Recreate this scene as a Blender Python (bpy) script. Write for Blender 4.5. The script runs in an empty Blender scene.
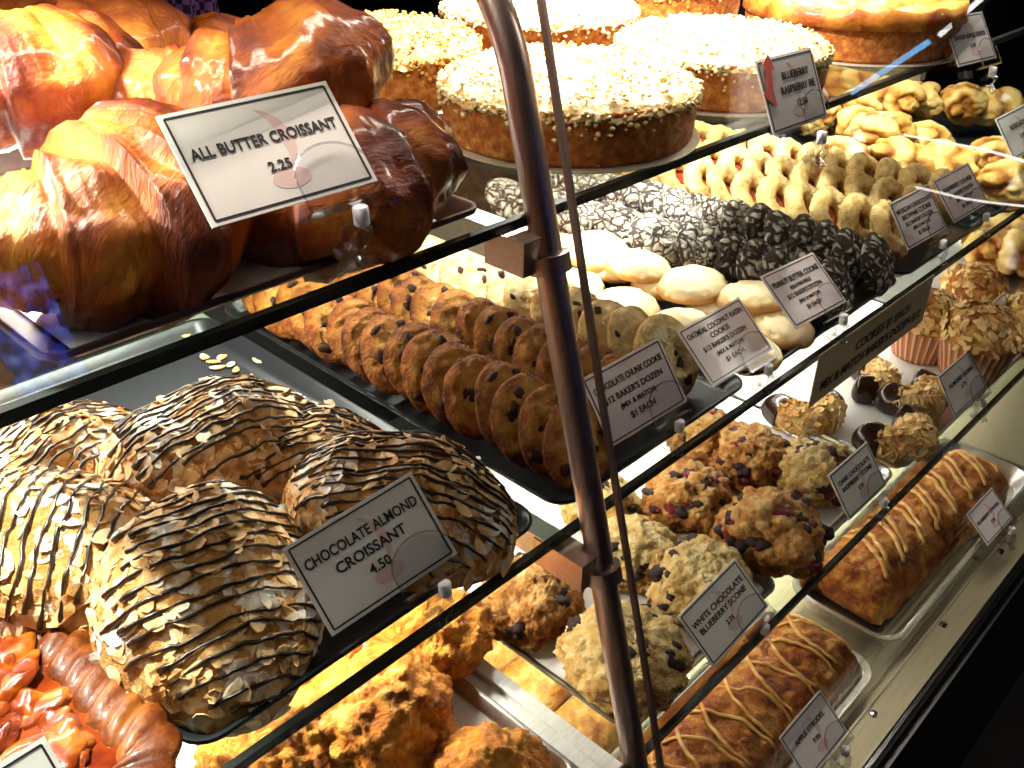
import bpy, bmesh, math, random
from math import sin, cos, pi, radians as R, sqrt
from mathutils import Vector as V, Matrix, Euler, noise as NZ
random.seed(7)
C = bpy.context.scene.collection
UN = .5            # one layout unit in metres
CAMZ = 1.55
F = 960.0          # focal length in pixels of the 1024x768 frame
A = ((.68997657, -.72364659, .01636914), (-.36518888, -.36754459, -.85530583), (.62495554, .58416315, -.51786484))

def W(x, d, u):            # layout units (along the case, into the case, height from the eye) to metres
    return V((x*UN, d*UN, CAMZ+u*UN))

def P(px, py, u):          # where the sight line of a photo point meets the level u
    a, b = px-512, py-384
    r = [A[0][k]*a+A[1][k]*b+A[2][k]*F for k in range(3)]
    k = u/r[2]
    return W(r[0]*k, r[1]*k, u)

# ------------------------------------------------------------------ mesh builder
_ico = {}
def ico(sub):
    if sub not in _ico:
        bm = bmesh.new(); bmesh.ops.create_icosphere(bm, subdivisions=sub, radius=1)
        _ico[sub] = ([v.co.copy() for v in bm.verts], [[v.index for v in f.verts] for f in bm.faces]); bm.free()
    return _ico[sub]

class MB:
    def __init__(s): s.v = []; s.f = []; s.m = []; s.a = []
    def add(s, vs, fs, mi=0, at=None):
        o = len(s.v); s.v += [V(v) for v in vs]; s.f += [[i+o for i in f] for f in fs]; s.m += [mi]*len(fs)
        s.a += list(at) if at else [0.5]*len(vs)
    def box(s, c, size, rot=None, mi=0):
        x, y, z = (k/2 for k in size); M = rot or Matrix.Identity(3)
        vs = [V(c)+M@V((i*x, j*y, k*z)) for i in (-1, 1) for j in (-1, 1) for k in (-1, 1)]
        s.add(vs, [(0, 1, 3, 2), (4, 6, 7, 5), (0, 4, 5, 1), (2, 3, 7, 6), (0, 2, 6, 4), (1, 5, 7, 3)], mi); return s
    def loft(s, loops, cap0=True, cap1=True, mi=0):
        n = len(loops[0]); vs = [p for l in loops for p in l]; fs = []
        for i in range(len(loops)-1):
            for j in range(n):
                k = (j+1) % n; fs.append((i*n+j, i*n+k, (i+1)*n+k, (i+1)*n+j))
        if cap0: fs.append(tuple(range(n-1, -1, -1)))
        if cap1: fs.append(tuple((len(loops)-1)*n+j for j in range(n)))
        s.add(vs, fs, mi); return s
    def tube(s, path, rad, n=10, mi=0, flat=1.0, side=None):
        path = [V(p) for p in path]; loops = []
        for i, p in enumerate(path):
            t = (path[min(i+1, len(path)-1)]-path[max(i-1, 0)]).normalized()
            up = V((0, 0, 1)) if abs(t.z) < .9 else V((0, 1, 0))
            e = (V(side) if side else t.cross(up)).normalized(); g = e.cross(t)
            r = rad[i] if isinstance(rad, (list, tuple)) else rad
            loops.append([p+e*r*cos(2*pi*k/n)+g*r*flat*sin(2*pi*k/n) for k in range(n)])
        return s.loft(loops, mi=mi)
    def cyl(s, a, b, r, n=20, mi=0): return s.tube([a, b], r, n, mi)
    def lathe(s, prof, n=48, mi=0, c=(0, 0, 0)):
        c = V(c)
        loops = [[c+V((r*cos(2*pi*k/n), r*sin(2*pi*k/n), z)) for k in range(n)] for r, z in prof]
        return s.loft(loops, mi=mi)
    def blob(s, c, sc, sub=2, amp=.2, fr=1.5, seed=0, rot=None, mi=0):
        vs, fs = ico(sub); o = V((seed*7.13, seed*3.7, seed*1.9)); out = []
        for v in vs:
            q = v*(1+amp*NZ.noise(v*fr+o)); q = V((q.x*sc[0], q.y*sc[1], q.z*sc[2]))
            if rot: q = rot@q
            out.append(V(c)+q)
        s.add(out, fs, mi); return s
    def build(s, name, mats, parent=None, smooth=True, loc=None):
        me = bpy.data.meshes.new(name); me.from_pydata([tuple(v) for v in s.v], [], s.f)
        for m in (mats if isinstance(mats, (list, tuple)) else [mats]): me.materials.append(m)
        me.polygons.foreach_set('material_index', s.m); me.polygons.foreach_set('use_smooth', [bool(smooth)]*len(s.f))
        at = me.attributes.new('bake', 'FLOAT', 'POINT'); at.data.foreach_set('value', s.a)
        bm = bmesh.new(); bm.from_mesh(me); bmesh.ops.recalc_face_normals(bm, faces=bm.faces); bm.to_mesh(me); bm.free()
        if smooth and hasattr(me, 'set_sharp_from_angle') and smooth != 'all': me.set_sharp_from_angle(angle=R(50))
        o = bpy.data.objects.new(name, me); C.objects.link(o)
        if parent: o.parent = parent
        if loc is not None: o.location = loc
        return o

def tag(o, label, cat, group=None, kind=None):
    o['label'] = label; o['category'] = cat
    if group: o['group'] = group
    if kind: o['kind'] = kind
    return o
def thing(name, label, cat, loc=(0, 0, 0), rot=(0, 0, 0), group=None):
    o = bpy.data.objects.new(name, None); C.objects.link(o); o.location = loc; o.rotation_euler = rot
    o.empty_display_size = .02
    return tag(o, label, cat, group)
def struct(o): o['kind'] = 'structure'; return o
def dup(o, loc, rot, label, scale=1.0, group=None):
    def cp(s, par):
        c = s.copy(); C.objects.link(c)
        if par: c.parent = par
        for ch in s.children: cp(ch, c)
        return c
    r = cp(o, None); r.location = loc; r.rotation_euler = rot; r['label'] = label
    r.scale = (scale,)*3 if not isinstance(scale, tuple) else scale
    if group: r['group'] = group
    return r
class Protos:
    """The first use moves the thing itself, later uses copy it with its parts."""
    def __init__(s, items): s.it = items; s.used = set()
    def put(s, i, loc, rot, label, scale=1.0, group=None):
        i %= len(s.it); o = s.it[i]
        if i in s.used: return dup(o, loc, rot, label, scale, group)
        s.used.add(i); o.location = loc; o.rotation_euler = rot; o['label'] = label
        o.scale = (scale,)*3 if not isinstance(scale, tuple) else scale
        if group: o['group'] = group
        return o
def rrect(w, d, r, z, n=6, cx=0, cy=0):
    out = []
    for sx, sy, a0 in ((1, 1, 0), (-1, 1, 90), (-1, -1, 180), (1, -1, 270)):
        for k in range(n+1):
            a = R(a0+90*k/n); out.append(V((cx+sx*(w/2-r)+r*cos(a), cy+sy*(d/2-r)+r*sin(a), z)))
    return out
ORD = ['', 'first', 'second', 'third', 'fourth', 'fifth', 'sixth', 'seventh', 'eighth', 'ninth', 'tenth', 'eleventh', 'twelfth',
       'thirteenth', 'fourteenth', 'fifteenth', 'sixteenth', 'seventeenth', 'eighteenth', 'nineteenth', 'twentieth']

# ------------------------------------------------------------------ materials
def newmat(name):
    m = bpy.data.materials.new(name); m.use_nodes = True
    nt = m.node_tree; return m, nt, nt.nodes['Principled BSDF'], nt.nodes.new, nt.links.new
def ramp(N, stops):
    r = N('ShaderNodeValToRGB'); e = r.color_ramp.elements
    while len(e) < len(stops): e.new(.5)
    for k, (p, c) in enumerate(stops): e[k].position = p; e[k].color = (*c, 1)
    return r
def coords(N, L, rnd=True):
    tc = N('ShaderNodeTexCoord')
    if not rnd: return tc.outputs['Object']
    oi = N('ShaderNodeObjectInfo'); ml = N('ShaderNodeMath'); ml.operation = 'MULTIPLY'; ml.inputs[1].default_value = 37
    L(oi.outputs['Random'], ml.inputs[0]); ad = N('ShaderNodeVectorMath'); L(tc.outputs['Object'], ad.inputs[0]); L(ml.outputs[0], ad.inputs[1])
    return ad.outputs[0]
def plain(name, col, rough=.5, metal=0, coat=0, spec=.5):
    m, nt, b, N, L = newmat(name)
    b.inputs['Base Color'].default_value = (*col, 1); b.inputs['Roughness'].default_value = rough; b.inputs['Metallic'].default_value = metal
    b.inputs['Coat Weight'].default_value = coat; b.inputs['Specular IOR Level'].default_value = spec
    return m
def crust(name, stops, scale=60, detail=6, rough=.55, coat=0, bump=.5, bscale=None, bdist=.002, bakeamt=0, stretch=None, sugar=None, spec=.3, vor=0, deep=1.18):
    """baked surface: mottled colour, bumps, browning carried by the 'bake' attribute, optional sugar dusting"""
    m, nt, b, N, L = newmat(name); co = coords(N, L)
    if stretch:
        mp = N('ShaderNodeMapping'); mp.inputs['Scale'].default_value = stretch; L(co, mp.inputs[0]); co = mp.outputs[0]
    n = N('ShaderNodeTexNoise'); n.inputs['Scale'].default_value = scale; n.inputs['Detail'].default_value = detail; n.inputs['Roughness'].default_value = .65
    L(co, n.inputs['Vector']); fac = n.outputs['Fac']
    if bakeamt:
        at = N('ShaderNodeAttribute'); at.attribute_name = 'bake'
        mx = N('ShaderNodeMix'); mx.inputs[0].default_value = bakeamt; L(fac, mx.inputs[2]); L(at.outputs['Fac'], mx.inputs[3]); fac = mx.outputs[0]
    r = ramp(N, [(.5+(p-.5)*(.75 if bakeamt else .62), tuple(x**deep for x in c)) for p, c in stops]); L(fac, r.inputs[0]); col = r.outputs[0]
    if sugar:
        s2 = N('ShaderNodeTexNoise'); s2.inputs['Scale'].default_value = sugar[0]; s2.inputs['Detail'].default_value = 5; L(co, s2.inputs['Vector'])
        rr = ramp(N, [(sugar[1], (0, 0, 0)), (sugar[2], (1, 1, 1))]); L(s2.outputs['Fac'], rr.inputs[0])
        mx = N('ShaderNodeMix'); mx.data_type = 'RGBA'; L(rr.outputs[0], mx.inputs[0]); L(col, mx.inputs[6]); mx.inputs[7].default_value = (.86, .82, .76, 1); col = mx.outputs[2]
    L(col, b.inputs['Base Color']); b.inputs['Roughness'].default_value = rough; b.inputs['Coat Weight'].default_value = coat
    b.inputs['Coat Roughness'].default_value = .14; b.inputs['Specular IOR Level'].default_value = spec
    if vor:
        bn = N('ShaderNodeTexVoronoi'); bn.inputs['Scale'].default_value = vor; L(co, bn.inputs['Vector']); src = bn.outputs['Distance']
    else:
        bn = N('ShaderNodeTexNoise'); bn.inputs['Scale'].default_value = bscale or scale*3; bn.inputs['Detail'].default_value = 8; bn.inputs['Roughness'].default_value = .7; L(co, bn.inputs['Vector']); src = bn.outputs['Fac']
    b2 = N('ShaderNodeTexNoise'); b2.inputs['Scale'].default_value = (bscale or scale*3)*3.2; b2.inputs['Detail'].default_value = 5; L(co, b2.inputs['Vector'])
    ad2 = N('ShaderNodeMath'); ad2.operation = 'MULTIPLY_ADD'; L(b2.outputs['Fac'], ad2.inputs[0]); ad2.inputs[1].default_value = .45; L(src, ad2.inputs[2])
    bp = N('ShaderNodeBump'); bp.inputs['Strength'].default_value = bump; bp.inputs['Distance'].default_value = bdist*2.4; L(ad2.outputs[0], bp.inputs['Height']); L(bp.outputs[0], b.inputs['Normal'])
    return m
def clear(name, tint=(1, 1, 1), ior=1.45, gloss=.02, boost=1.0):
    """thin clear sheet: transparent with a Fresnel reflection"""
    m = bpy.data.materials.new(name); m.use_nodes = True; nt = m.node_tree; N, L = nt.nodes.new, nt.links.new
    nt.nodes.remove(nt.nodes['Principled BSDF']); out = nt.nodes['Material Output']
    t = N('ShaderNodeBsdfTransparent'); t.inputs[0].default_value = (*tint, 1); g = N('ShaderNodeBsdfGlossy'); g.inputs['Roughness'].default_value = gloss
    fr = N('ShaderNodeFresnel'); ge = N('ShaderNodeNewGeometry'); mi = N('ShaderNodeMix'); mi.inputs[2].default_value = ior; mi.inputs[3].default_value = 1/ior; L(ge.outputs['Backfacing'], mi.inputs[0]); L(mi.outputs[0], fr.inputs[0]); ml = N('ShaderNodeMath'); ml.operation = 'MULTIPLY'; ml.inputs[1].default_value = boost
    mx = N('ShaderNodeMixShader'); L(fr.outputs[0], ml.inputs[0]); L(ml.outputs[0], mx.inputs[0]); L(t.outputs[0], mx.inputs[1]); L(g.outputs[0], mx.inputs[2]); L(mx.outputs[0], out.inputs[0])
    return m
def emit(name, col, s):
    m, nt, b, N, L = newmat(name); b.inputs['Base Color'].default_value = (*col, 1); b.inputs['Emission Color'].default_value = (*col, 1); b.inputs['Emission Strength'].default_value = s; return m

M = {}
M['croissant'] = crust('croissant_crust', [(.22, (.74, .38, .085)), (.42, (.48, .165, .024)), (.60, (.26, .062, .009)), (.80, (.10, .022, .005))], 26, 7, .30, .45, .8, 55, .0020, .5, (1, 3.2, 1), deep=1.38)
M['pastry'] = crust('laminated_pastry', [(.25, (.84, .62, .30)), (.48, (.70, .38, .09)), (.72, (.40, .14, .02))], 34, 7, .45, .2, .8, 70, .003, 0)
M['almond_body'] = crust('almond_crust', [(.3, (.74, .48, .22)), (.5, (.56, .28, .08)), (.75, (.27, .09, .016))], 60, 6, .6, 0, .8, 140, .002, .2, None, (60, .56, .66))
M['flake_plain'] = crust('toasted_almond', [(.3, (.86, .66, .34)), (.5, (.76, .50, .18)), (.72, (.50, .24, .06))], 45, 4, .5, 0, .3, 300, .0005, deep=1)
M['flake'] = crust('sliced_almond', [(.3, (.80, .58, .33)), (.5, (.68, .41, .17)), (.72, (.40, .16, .035))], 60, 5, .5, 0, .4, 300, .0006, 0, None, (34, .52, .66), deep=1.03)
M['drizzle'] = plain('dark_chocolate_drizzle', (.018, .007, .004), .3, 0, .3)
M['dipchoc'] = crust('dipping_chocolate', [(.3, (.045, .014, .007)), (.7, (.028, .009, .005))], 30, 3, .26, .4, .2, 90, .001)
M['chunk_cookie'] = crust('golden_cookie', [(.25, (.70, .42, .13)), (.45, (.56, .26, .055)), (.6, (.38, .13, .022)), (.78, (.10, .03, .008))], 70, 7, .6, 0, 1.0, 110, .004, .38)
M['raisin_cookie'] = crust('oat_cookie', [(.25, (.82, .68, .42)), (.5, (.70, .48, .22)), (.78, (.44, .22, .06))], 80, 6, .65, 0, .9, 120, .003, .3, deep=1.03)
M['pale_cookie'] = crust('pale_dome_cookie', [(.3, (.80, .66, .42)), (.55, (.70, .52, .28)), (.8, (.48, .24, .07))], 40, 5, .6, 0, .4, 150, .001, .65, deep=1.03)
M['raisin'] = crust('raisin_skin', [(.3, (.09, .025, .012)), (.7, (.03, .010, .006))], 200, 3, .5, .05, .6, 400, .0008)
M['choc'] = plain('chocolate_chunk_brown', (.035, .011, .006), .6, 0, 0, .25)
M['ring_cookie'] = crust('shortbread_ring', [(.3, (.84, .66, .34)), (.55, (.72, .48, .18)), (.8, (.50, .25, .06))], 80, 6, .65, 0, .9, 160, .002, deep=1.03)
M['jam'] = plain('red_jam', (.42, .03, .015), .15, 0, .6)
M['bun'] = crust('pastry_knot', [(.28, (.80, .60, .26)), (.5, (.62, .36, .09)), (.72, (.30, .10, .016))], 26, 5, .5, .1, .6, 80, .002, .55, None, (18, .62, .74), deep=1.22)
M['scone_pale'] = crust('white_chocolate_scone', [(.28, (.82, .68, .38)), (.5, (.70, .48, .17)), (.72, (.46, .23, .05))], 70, 7, .7, 0, 1.0, 150, .003, .35, deep=1.03)
M['scone_gold'] = crust('raspberry_scone', [(.28, (.76, .52, .24)), (.5, (.56, .28, .075)), (.75, (.32, .12, .025))], 70, 7, .7, 0, 1.0, 150, .003, .35)
M['cheese'] = crust('cheese_scone', [(.28, (.86, .48, .09)), (.5, (.72, .29, .030)), (.75, (.40, .12, .012))], 60, 7, .55, .1, 1.0, 120, .003, .25)
M['berry'] = crust('blueberry_skin', [(.3, (.050, .010, .016)), (.7, (.016, .005, .008))], 150, 3, .6, 0, .4, 300, .0008)
M['raspberry'] = crust('raspberry_flesh', [(.3, (.34, .02, .045)), (.7, (.10, .008, .02))], 150, 3, .35, .2, .8, 300, .001)
M['cake'] = crust('cake_side', [(.3, (.62, .28, .065)), (.5, (.47, .16, .025)), (.75, (.30, .080, .010))], 120, 7, .75, 0, .8, 260, .0018)
M['crumb'] = crust('crumb_topping', [(.3, (.86, .72, .46)), (.5, (.78, .58, .28)), (.75, (.58, .33, .10))], 90, 5, .75, 0, .7, 250, .0015, deep=1.03)
M['crumb_gold'] = crust('golden_crumb_topping', [(.3, (.74, .48, .18)), (.5, (.62, .34, .09)), (.75, (.40, .17, .035))], 90, 5, .75, 0, .7, 250, .0015)
M['torte_top'] = crust('torte_top', [(.3, (.85, .52, .14)), (.5, (.66, .28, .05)), (.7, (.36, .09, .015))], 30, 5, .35, .5, .5, 60, .002, .3)
M['fruit'] = crust('glazed_fruit', [(.3, (.50, .18, .022)), (.5, (.28, .050, .006)), (.75, (.12, .013, .003))], 28, 4, .14, .9, .3, 50, .002)
M['gel'] = crust('fruit_glaze', [(.3, (.36, .075, .008)), (.7, (.16, .018, .004))], 25, 4, .08, 1.0, .2, 40, .002)
M['piecrust'] = crust('pie_crust', [(.3, (.34, .12, .022)), (.5, (.21, .055, .008)), (.75, (.11, .022, .004))], 50, 5, .4, .35, .4, 120, .001)
M['strudel'] = crust('strudel_crust', [(.25, (.82, .50, .16)), (.42, (.66, .29, .05)), (.6, (.46, .14, .018)), (.78, (.22, .05, .008))], 38, 9, .45, .12, 1.0, 60, .004, 0)
M['lattice'] = crust('strudel_lattice', [(.3, (.86, .58, .24)), (.6, (.72, .40, .12))], 60, 5, .45, .2, .4, 120, .001)
M['muffin'] = crust('muffin_top', [(.3, (.72, .44, .14)), (.5, (.54, .25, .05)), (.75, (.32, .11, .02))], 50, 6, .6, 0, .8, 110, .003)
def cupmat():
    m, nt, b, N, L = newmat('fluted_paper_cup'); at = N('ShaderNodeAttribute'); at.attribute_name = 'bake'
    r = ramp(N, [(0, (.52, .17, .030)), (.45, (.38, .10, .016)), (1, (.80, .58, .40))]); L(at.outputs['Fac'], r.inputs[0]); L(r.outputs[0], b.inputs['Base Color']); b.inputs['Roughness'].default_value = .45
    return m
M['cup'] = cupmat()
def crinkle(name='crackled_chocolate', cut=0):
    m, nt, b, N, L = newmat(name); co = coords(N, L)
    n = N('ShaderNodeTexNoise'); n.inputs['Scale'].default_value = 60; L(co, n.inputs['Vector'])
    mx = N('ShaderNodeMix'); mx.data_type = 'RGBA'; mx.inputs[0].default_value = .022; L(co, mx.inputs[6]); L(n.outputs['Color'], mx.inputs[7])
    v = N('ShaderNodeTexVoronoi'); v.feature = 'DISTANCE_TO_EDGE'; v.inputs['Scale'].default_value = 80; L(mx.outputs[2], v.inputs['Vector'])
    n2 = N('ShaderNodeTexNoise'); n2.inputs['Scale'].default_value = 40; n2.inputs['Detail'].default_value = 4; L(co, n2.inputs['Vector'])
    ad = N('ShaderNodeMath'); ad.operation = 'MULTIPLY_ADD'; L(n2.outputs['Fac'], ad.inputs[0]); ad.inputs[1].default_value = -.30; ad.inputs[2].default_value = .185-cut
    ss = N('ShaderNodeMath'); L(v.outputs['Distance'], ss.inputs[0]); L(ad.outputs[0], ss.inputs[1])
    at = N('ShaderNodeAttribute'); at.attribute_name = 'bake'; sb = N('ShaderNodeMath'); sb.operation = 'MULTIPLY'; L(at.outputs['Fac'], sb.inputs[0]); sb.inputs[1].default_value = -.13
    s3 = N('ShaderNodeMath'); L(ss.outputs[0], s3.inputs[0]); L(sb.outputs[0], s3.inputs[1])
    r = ramp(N, [(.02, (.028, .011, .006)), (.10, (.36, .31, .27)), (.28, (.58, .54, .49))]); L(s3.outputs[0], r.inputs[0]); L(r.outputs[0], b.inputs['Base Color']); b.inputs['Roughness'].default_value = .7
    bp = N('ShaderNodeBump'); bp.inputs['Strength'].default_value = 1; bp.inputs['Distance'].default_value = .008; L(v.outputs['Distance'], bp.inputs['Height']); L(bp.outputs[0], b.inputs['Normal'])
    return m
M['crinkle'] = crinkle(); M['crinkle_bare'] = crinkle('bare_crackled_chocolate', .10)
M['glass'] = clear('shelf_glass', (.93, .97, .94), 1.5, .03, 1.0)
M['front_glass'] = clear('front_glass', (.97, .985, .975), 1.45, .01, .9)
M['plastic'] = clear('clear_plastic', (.985, .985, .99), 1.45, .12, .8)
M['clip'] = clear('clear_clip_plastic', (.90, .90, .93), 1.6, .10, 2.2)
M['glass_edge'] = plain('dark_glass_edge', (.012, .016, .014), .25)
def brushed(name, col, rough, sc=(2, 60, 60)):
    m, nt, b, N, L = newmat(name); tc = N('ShaderNodeTexCoord'); mp = N('ShaderNodeMapping'); mp.inputs['Scale'].default_value = sc; L(tc.outputs['Object'], mp.inputs[0])
    n = N('ShaderNodeTexNoise'); n.inputs['Scale'].default_value = 8; n.inputs['Detail'].default_value = 4; L(mp.outputs[0], n.inputs['Vector'])
    r = ramp(N, [(.3, tuple(c*.8 for c in col)), (.7, col)]); L(n.outputs['Fac'], r.inputs[0]); L(r.outputs[0], b.inputs['Base Color']); b.inputs['Metallic'].default_value = 1; b.inputs['Roughness'].default_value = rough
    return m
M['post'] = brushed('bronze_post', (.62, .47, .43), .36, (40, 40, 3))
M['bracket'] = brushed('bronze_bracket', (.60, .46, .40), .42)
M['rail'] = brushed('satin_rail', (.84, .86, .84), .38); M['rail'].node_tree.nodes['Principled BSDF'].inputs['Metallic'].default_value = .5
M['steel'] = brushed('stainless_deck', (.50, .45, .30), .40); M['steel'].node_tree.nodes['Principled BSDF'].inputs['Metallic'].default_value = .55
M['pan'] = brushed('aluminium_pan', (.74, .74, .74), .3, (20, 20, 20))
M['dark_pan'] = plain('dark_baking_tray', (.030, .036, .042), .3, .6)
M['brown_pan'] = brushed('brown_tray', (.22, .14, .12), .4, (20, 20, 20))
M['paper'] = crust('parchment', [(.3, (.74, .73, .72)), (.7, (.66, .65, .64))], 12, 3, .6, 0, .15, 20, .002, deep=1)
M['black'] = plain('black_laminate', (.004, .004, .005), .4, 0, 0, .15)
M['chrome'] = plain('chrome_strip', (.8, .8, .82), .15, 1)
M['card'] = crust('printed_card', [(.3, (.88, .83, .77)), (.7, (.84, .79, .73))], 20, 3, .55, 0, .05, 60, .0003, deep=1)
M['card_mauve'] = crust('mauve_card', [(.3, (.80, .66, .66)), (.7, (.76, .62, .62))], 20, 3, .55, 0, .05, 60, .0003, deep=1)
M['card_tan'] = crust('tan_card', [(.3, (.40, .32, .19)), (.7, (.36, .28, .17))], 20, 3, .6, 0, .05, 60, .0003, deep=1)
M['ink'] = plain('black_ink', (.012, .010, .012), .6)
M['pink'] = plain('pale_red_ink', (.80, .58, .53), .6)
M['red'] = plain('red_sticker', (.42, .05, .02), .5)
M['white_plastic'] = plain('white_plastic', (.93, .93, .95), .35)
M['board'] = plain('cake_board_card', (.34, .27, .20), .35, .3)
M['darkwall'] = plain('dark_wall_paint', (.012, .011, .013), .8)
M['floor'] = crust('dark_floor', [(.3, (.008, .0075, .007)), (.7, (.006, .0055, .005))], 5, 3, .7, 0, .05, 20, .001, deep=1)

# ------------------------------------------------------------------ levels (layout units below the eye)
G1, G2, G3, DK = -.515, -1.035, -1.485, -1.90
E1, E2, E3 = .893, .775, .602
XL, XR = -.9, 4.6
def post_d(u):
    d = .86+.28*(u+.6)
    if u > -.34: d += 1.25*(u+.34)**2*(1+3.2*(u+.34))
    return d

# ------------------------------------------------------------------ room
def slab(name, c, s, m): return struct(MB().box(c, s).build(name, m, smooth=False))
slab('floor', (1, .5, -.05), (9, 7, .1), M['floor'])
slab('ceiling', (1, .5, 3.05), (9, 7, .1), M['darkwall'])
slab('wall_back', (1, 4.05, 1.5), (9, .1, 3), M['darkwall'])
slab('wall_front', (1, -3.05, 1.5), (9, .1, 3), M['darkwall'])
slab('wall_left', (-3.55, .5, 1.5), (.1, 7, 3), M['darkwall'])
slab('wall_right', (5.55, .5, 1.5), (.1, 7, 3), M['darkwall'])

# ------------------------------------------------------------------ the display case
case = thing('display_case', 'tall glass fronted bakery case with three glass shelves and bronze post', 'display case', W(1.8, 1.2, -3.1))
def cpart(mb, name, m, smooth=True):
    o = mb.build(name, m, smooth=smooth); o.parent = case; o.location = -case.location; return o
def wbox(x0, x1, d0, d1, u0, u1, mb=None):
    a, b = W(x0, d0, u0), W(x1, d1, u1); return (mb or MB()).box((a+b)/2, b-a)
TH = .016
for g, e, back in ((G1, E1, 2.15), (G2, E2, 2.0), (G3, E3, 1.75)):
    sh = cpart(wbox(XL, XR, e+.012, back, g-TH, g), 'glass_shelf', M['glass'], False)
    ed = wbox(XL, XR, e, e+.012, g-TH, g).build('shelf_edge', M['glass_edge'], sh, False)
# supporting beams that run into the case at the post, with an end block
for g, e, back in ((G1, E1, 2.1), (G2, E2, 1.95), (G3, E3, 1.7)):
    bm_ = wbox(.945, .985, e+.02, back, g-TH-.055, g-TH-.004)
    cpart(bm_, 'shelf_beam_or_streak', M['rail'], False)
for g, e, back in ((G1, E1, 2.1),):
    cpart(wbox(2.40, 2.43, e+.02, back, g-TH-.03, g-TH-.004), 'shelf_beam_or_streak', M['rail'], False)  # thin strip added in place of a reflected white streak
# flat rail set between the trays of the lowest shelf
cpart(wbox(.905, .965, E3+.01, 1.7, G3, G3+.012), 'tray_rail', M['rail'], False)
cpart(wbox(.930, .938, E3+.01, 1.7, G3+.012, G3+.022), 'tray_rail_lip', M['rail'], False)
# post
us = [-1.93+.02*k for k in range(80)]+[-.33+.01*k for k in range(33)]
path = [W(1.0, post_d(u), u) for u in us]
while path[-1].y < 1.05: path.append(path[-1]+V((0, .03, .0015)))
cpart(MB().tube(path, .0115, 24, side=(1, 0, 0)), 'post', M['post'])
def collar(g, e):
    u = g-TH-.055; mb = MB(); d = post_d(u)
    a, b = W(1, post_d(u-.013), u-.013), W(1, post_d(u+.013), u+.013)
    mb.tube([a, b], .0165, 28)
    cpart(mb, 'post_collar', M['bracket'])
    mb = wbox(.943, .990, d-.001, e+.05, u-.008, u+.046); cpart(mb, 'shelf_bracket', M['bracket'], False)
    mb = MB(); mb.cyl(W(.975, d-.009, u+.0), W(.975, d-.004, u+.0), .003, 12); cpart(mb, 'bracket_screw', M['black'])
collar(G1, E1); collar(G2, E2)
# front glass: two bent panes meeting at a joint beside the post
def glass_d(u):
    d = .853+.268*(u+.519)-.008*max(0, min(1, (-u-.8)/.6))
    return d+(1.1*(u+.20)**2*(1+4*(u+.20)) if u > -.20 else 0)
def pane(x0, x1):
    us2 = [-1.885+.05*k for k in range(31)]+[-.36+.02*k for k in range(19)]
    pts = [(glass_d(u), u) for u in us2]; mb = MB(); t = .008; vs = []
    for d, u in pts: vs += [W(x0, d, u), W(x1, d, u), W(x1, d-t, u), W(x0, d-t, u)]
    mb.loft([vs[i*4:i*4+4] for i in range(len(pts))]); return mb, pts
XS = 1.035
mb, pts = pane(XL, XS-.002); cpart(mb, 'front_glass', M['front_glass'])
mb, pts = pane(XS+.002, XR); cpart(mb, 'front_glass', M['front_glass'])
mb = MB(); mb.loft([[W(XS-.0035, d+.002, u), W(XS+.0035, d+.002, u), W(XS+.0035, d-.01, u), W(XS-.0035, d-.01, u)] for d, u in pts]); cpart(mb, 'glass_joint', M['bracket'])
# deck, front channel and base
cpart(wbox(XL, XR, .40, 1.75, DK-.03, DK), 'deck', M['steel'], False)
mb = wbox(XL, XR, .385, .40, DK-.03, DK+.008); cpart(mb, 'deck_lip', M['steel'], False)
cpart(wbox(XL, XR, .452, .458, DK, DK+.006), 'deck_channel', M['steel'], False)
for k in range(9):
    mb = MB(); mb.lathe([(.0001, .003), (.0045, .0026), (.006, 0)], 14, c=W(.95+k*.42, .437, DK)); cpart(mb, 'deck_screw', M['chrome'])
cpart(wbox(XL, XR, .362, .385, -3.1, DK-.002), 'front_panel', M['black'], False)
cpart(wbox(XL, XR, .372, .381, DK-.002, DK+.006), 'edge_strip', M['chrome'], False)
cpart(wbox(XL, XR, .355, .361, DK-.085, DK-.078), 'edge_strip', M['chrome'], False)
cpart(wbox(XL, XR, 2.2, 2.23, -3.1, -.62), 'rear_panel', M['black'], False)
cpart(wbox(XL, XR, 1.76, 1.78, -3.1, DK), 'inner_back', M['black'], False)
cpart(wbox(XL, XR, 1.0, 1.5, .19, .22), 'canopy', M['black'], False)
# lamps: pucks in the canopy, unseen strips under canopy and shelves as fill
def lamp(x0, x1, d, u, power, w=.02, col=(1, .90, .76), rx=0, hide=False):
    fx = cpart(wbox(x0, x1, d-.03, d+.03, u+.006, u+.02), 'lamp_housing', M['black'], False)
    l = bpy.data.lights.new('strip_light', 'AREA'); l.shape = 'RECTANGLE'; l.size = (x1-x0)*UN; l.size_y = w; l.energy = power; l.color = col
    o = bpy.data.objects.new('strip_light', l); C.objects.link(o); o.parent = case; o.location = W((x0+x1)/2, d, u)-case.location; o.rotation_euler = (rx, 0, 0)
    return o
LAMPS = True
def puck(x, d, power, u=.165, blend=.6, angle=120, rad=.022, aim=(0, 0), col=(1, .955, .88)):
    mb = MB(); mb.lathe([(.0001, .012), (.034, .012), (.034, 0), (.028, 0), (.026, .006), (.0001, .006)], 28, c=W(x, d, u+.004)); cpart(mb, 'lamp_housing', M['chrome'])
    l = bpy.data.lights.new('puck_light', 'SPOT'); l.energy = power; l.spot_size = R(angle); l.spot_blend = blend; l.shadow_soft_size = rad; l.color = col
    o = bpy.data.objects.new('puck_light', l); C.objects.link(o); o.parent = case; o.location = W(x, d, u-.004)-case.location; o.rotation_euler = (R(aim[0]), R(aim[1]), 0)
puck(.16, 1.34, 78)
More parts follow.
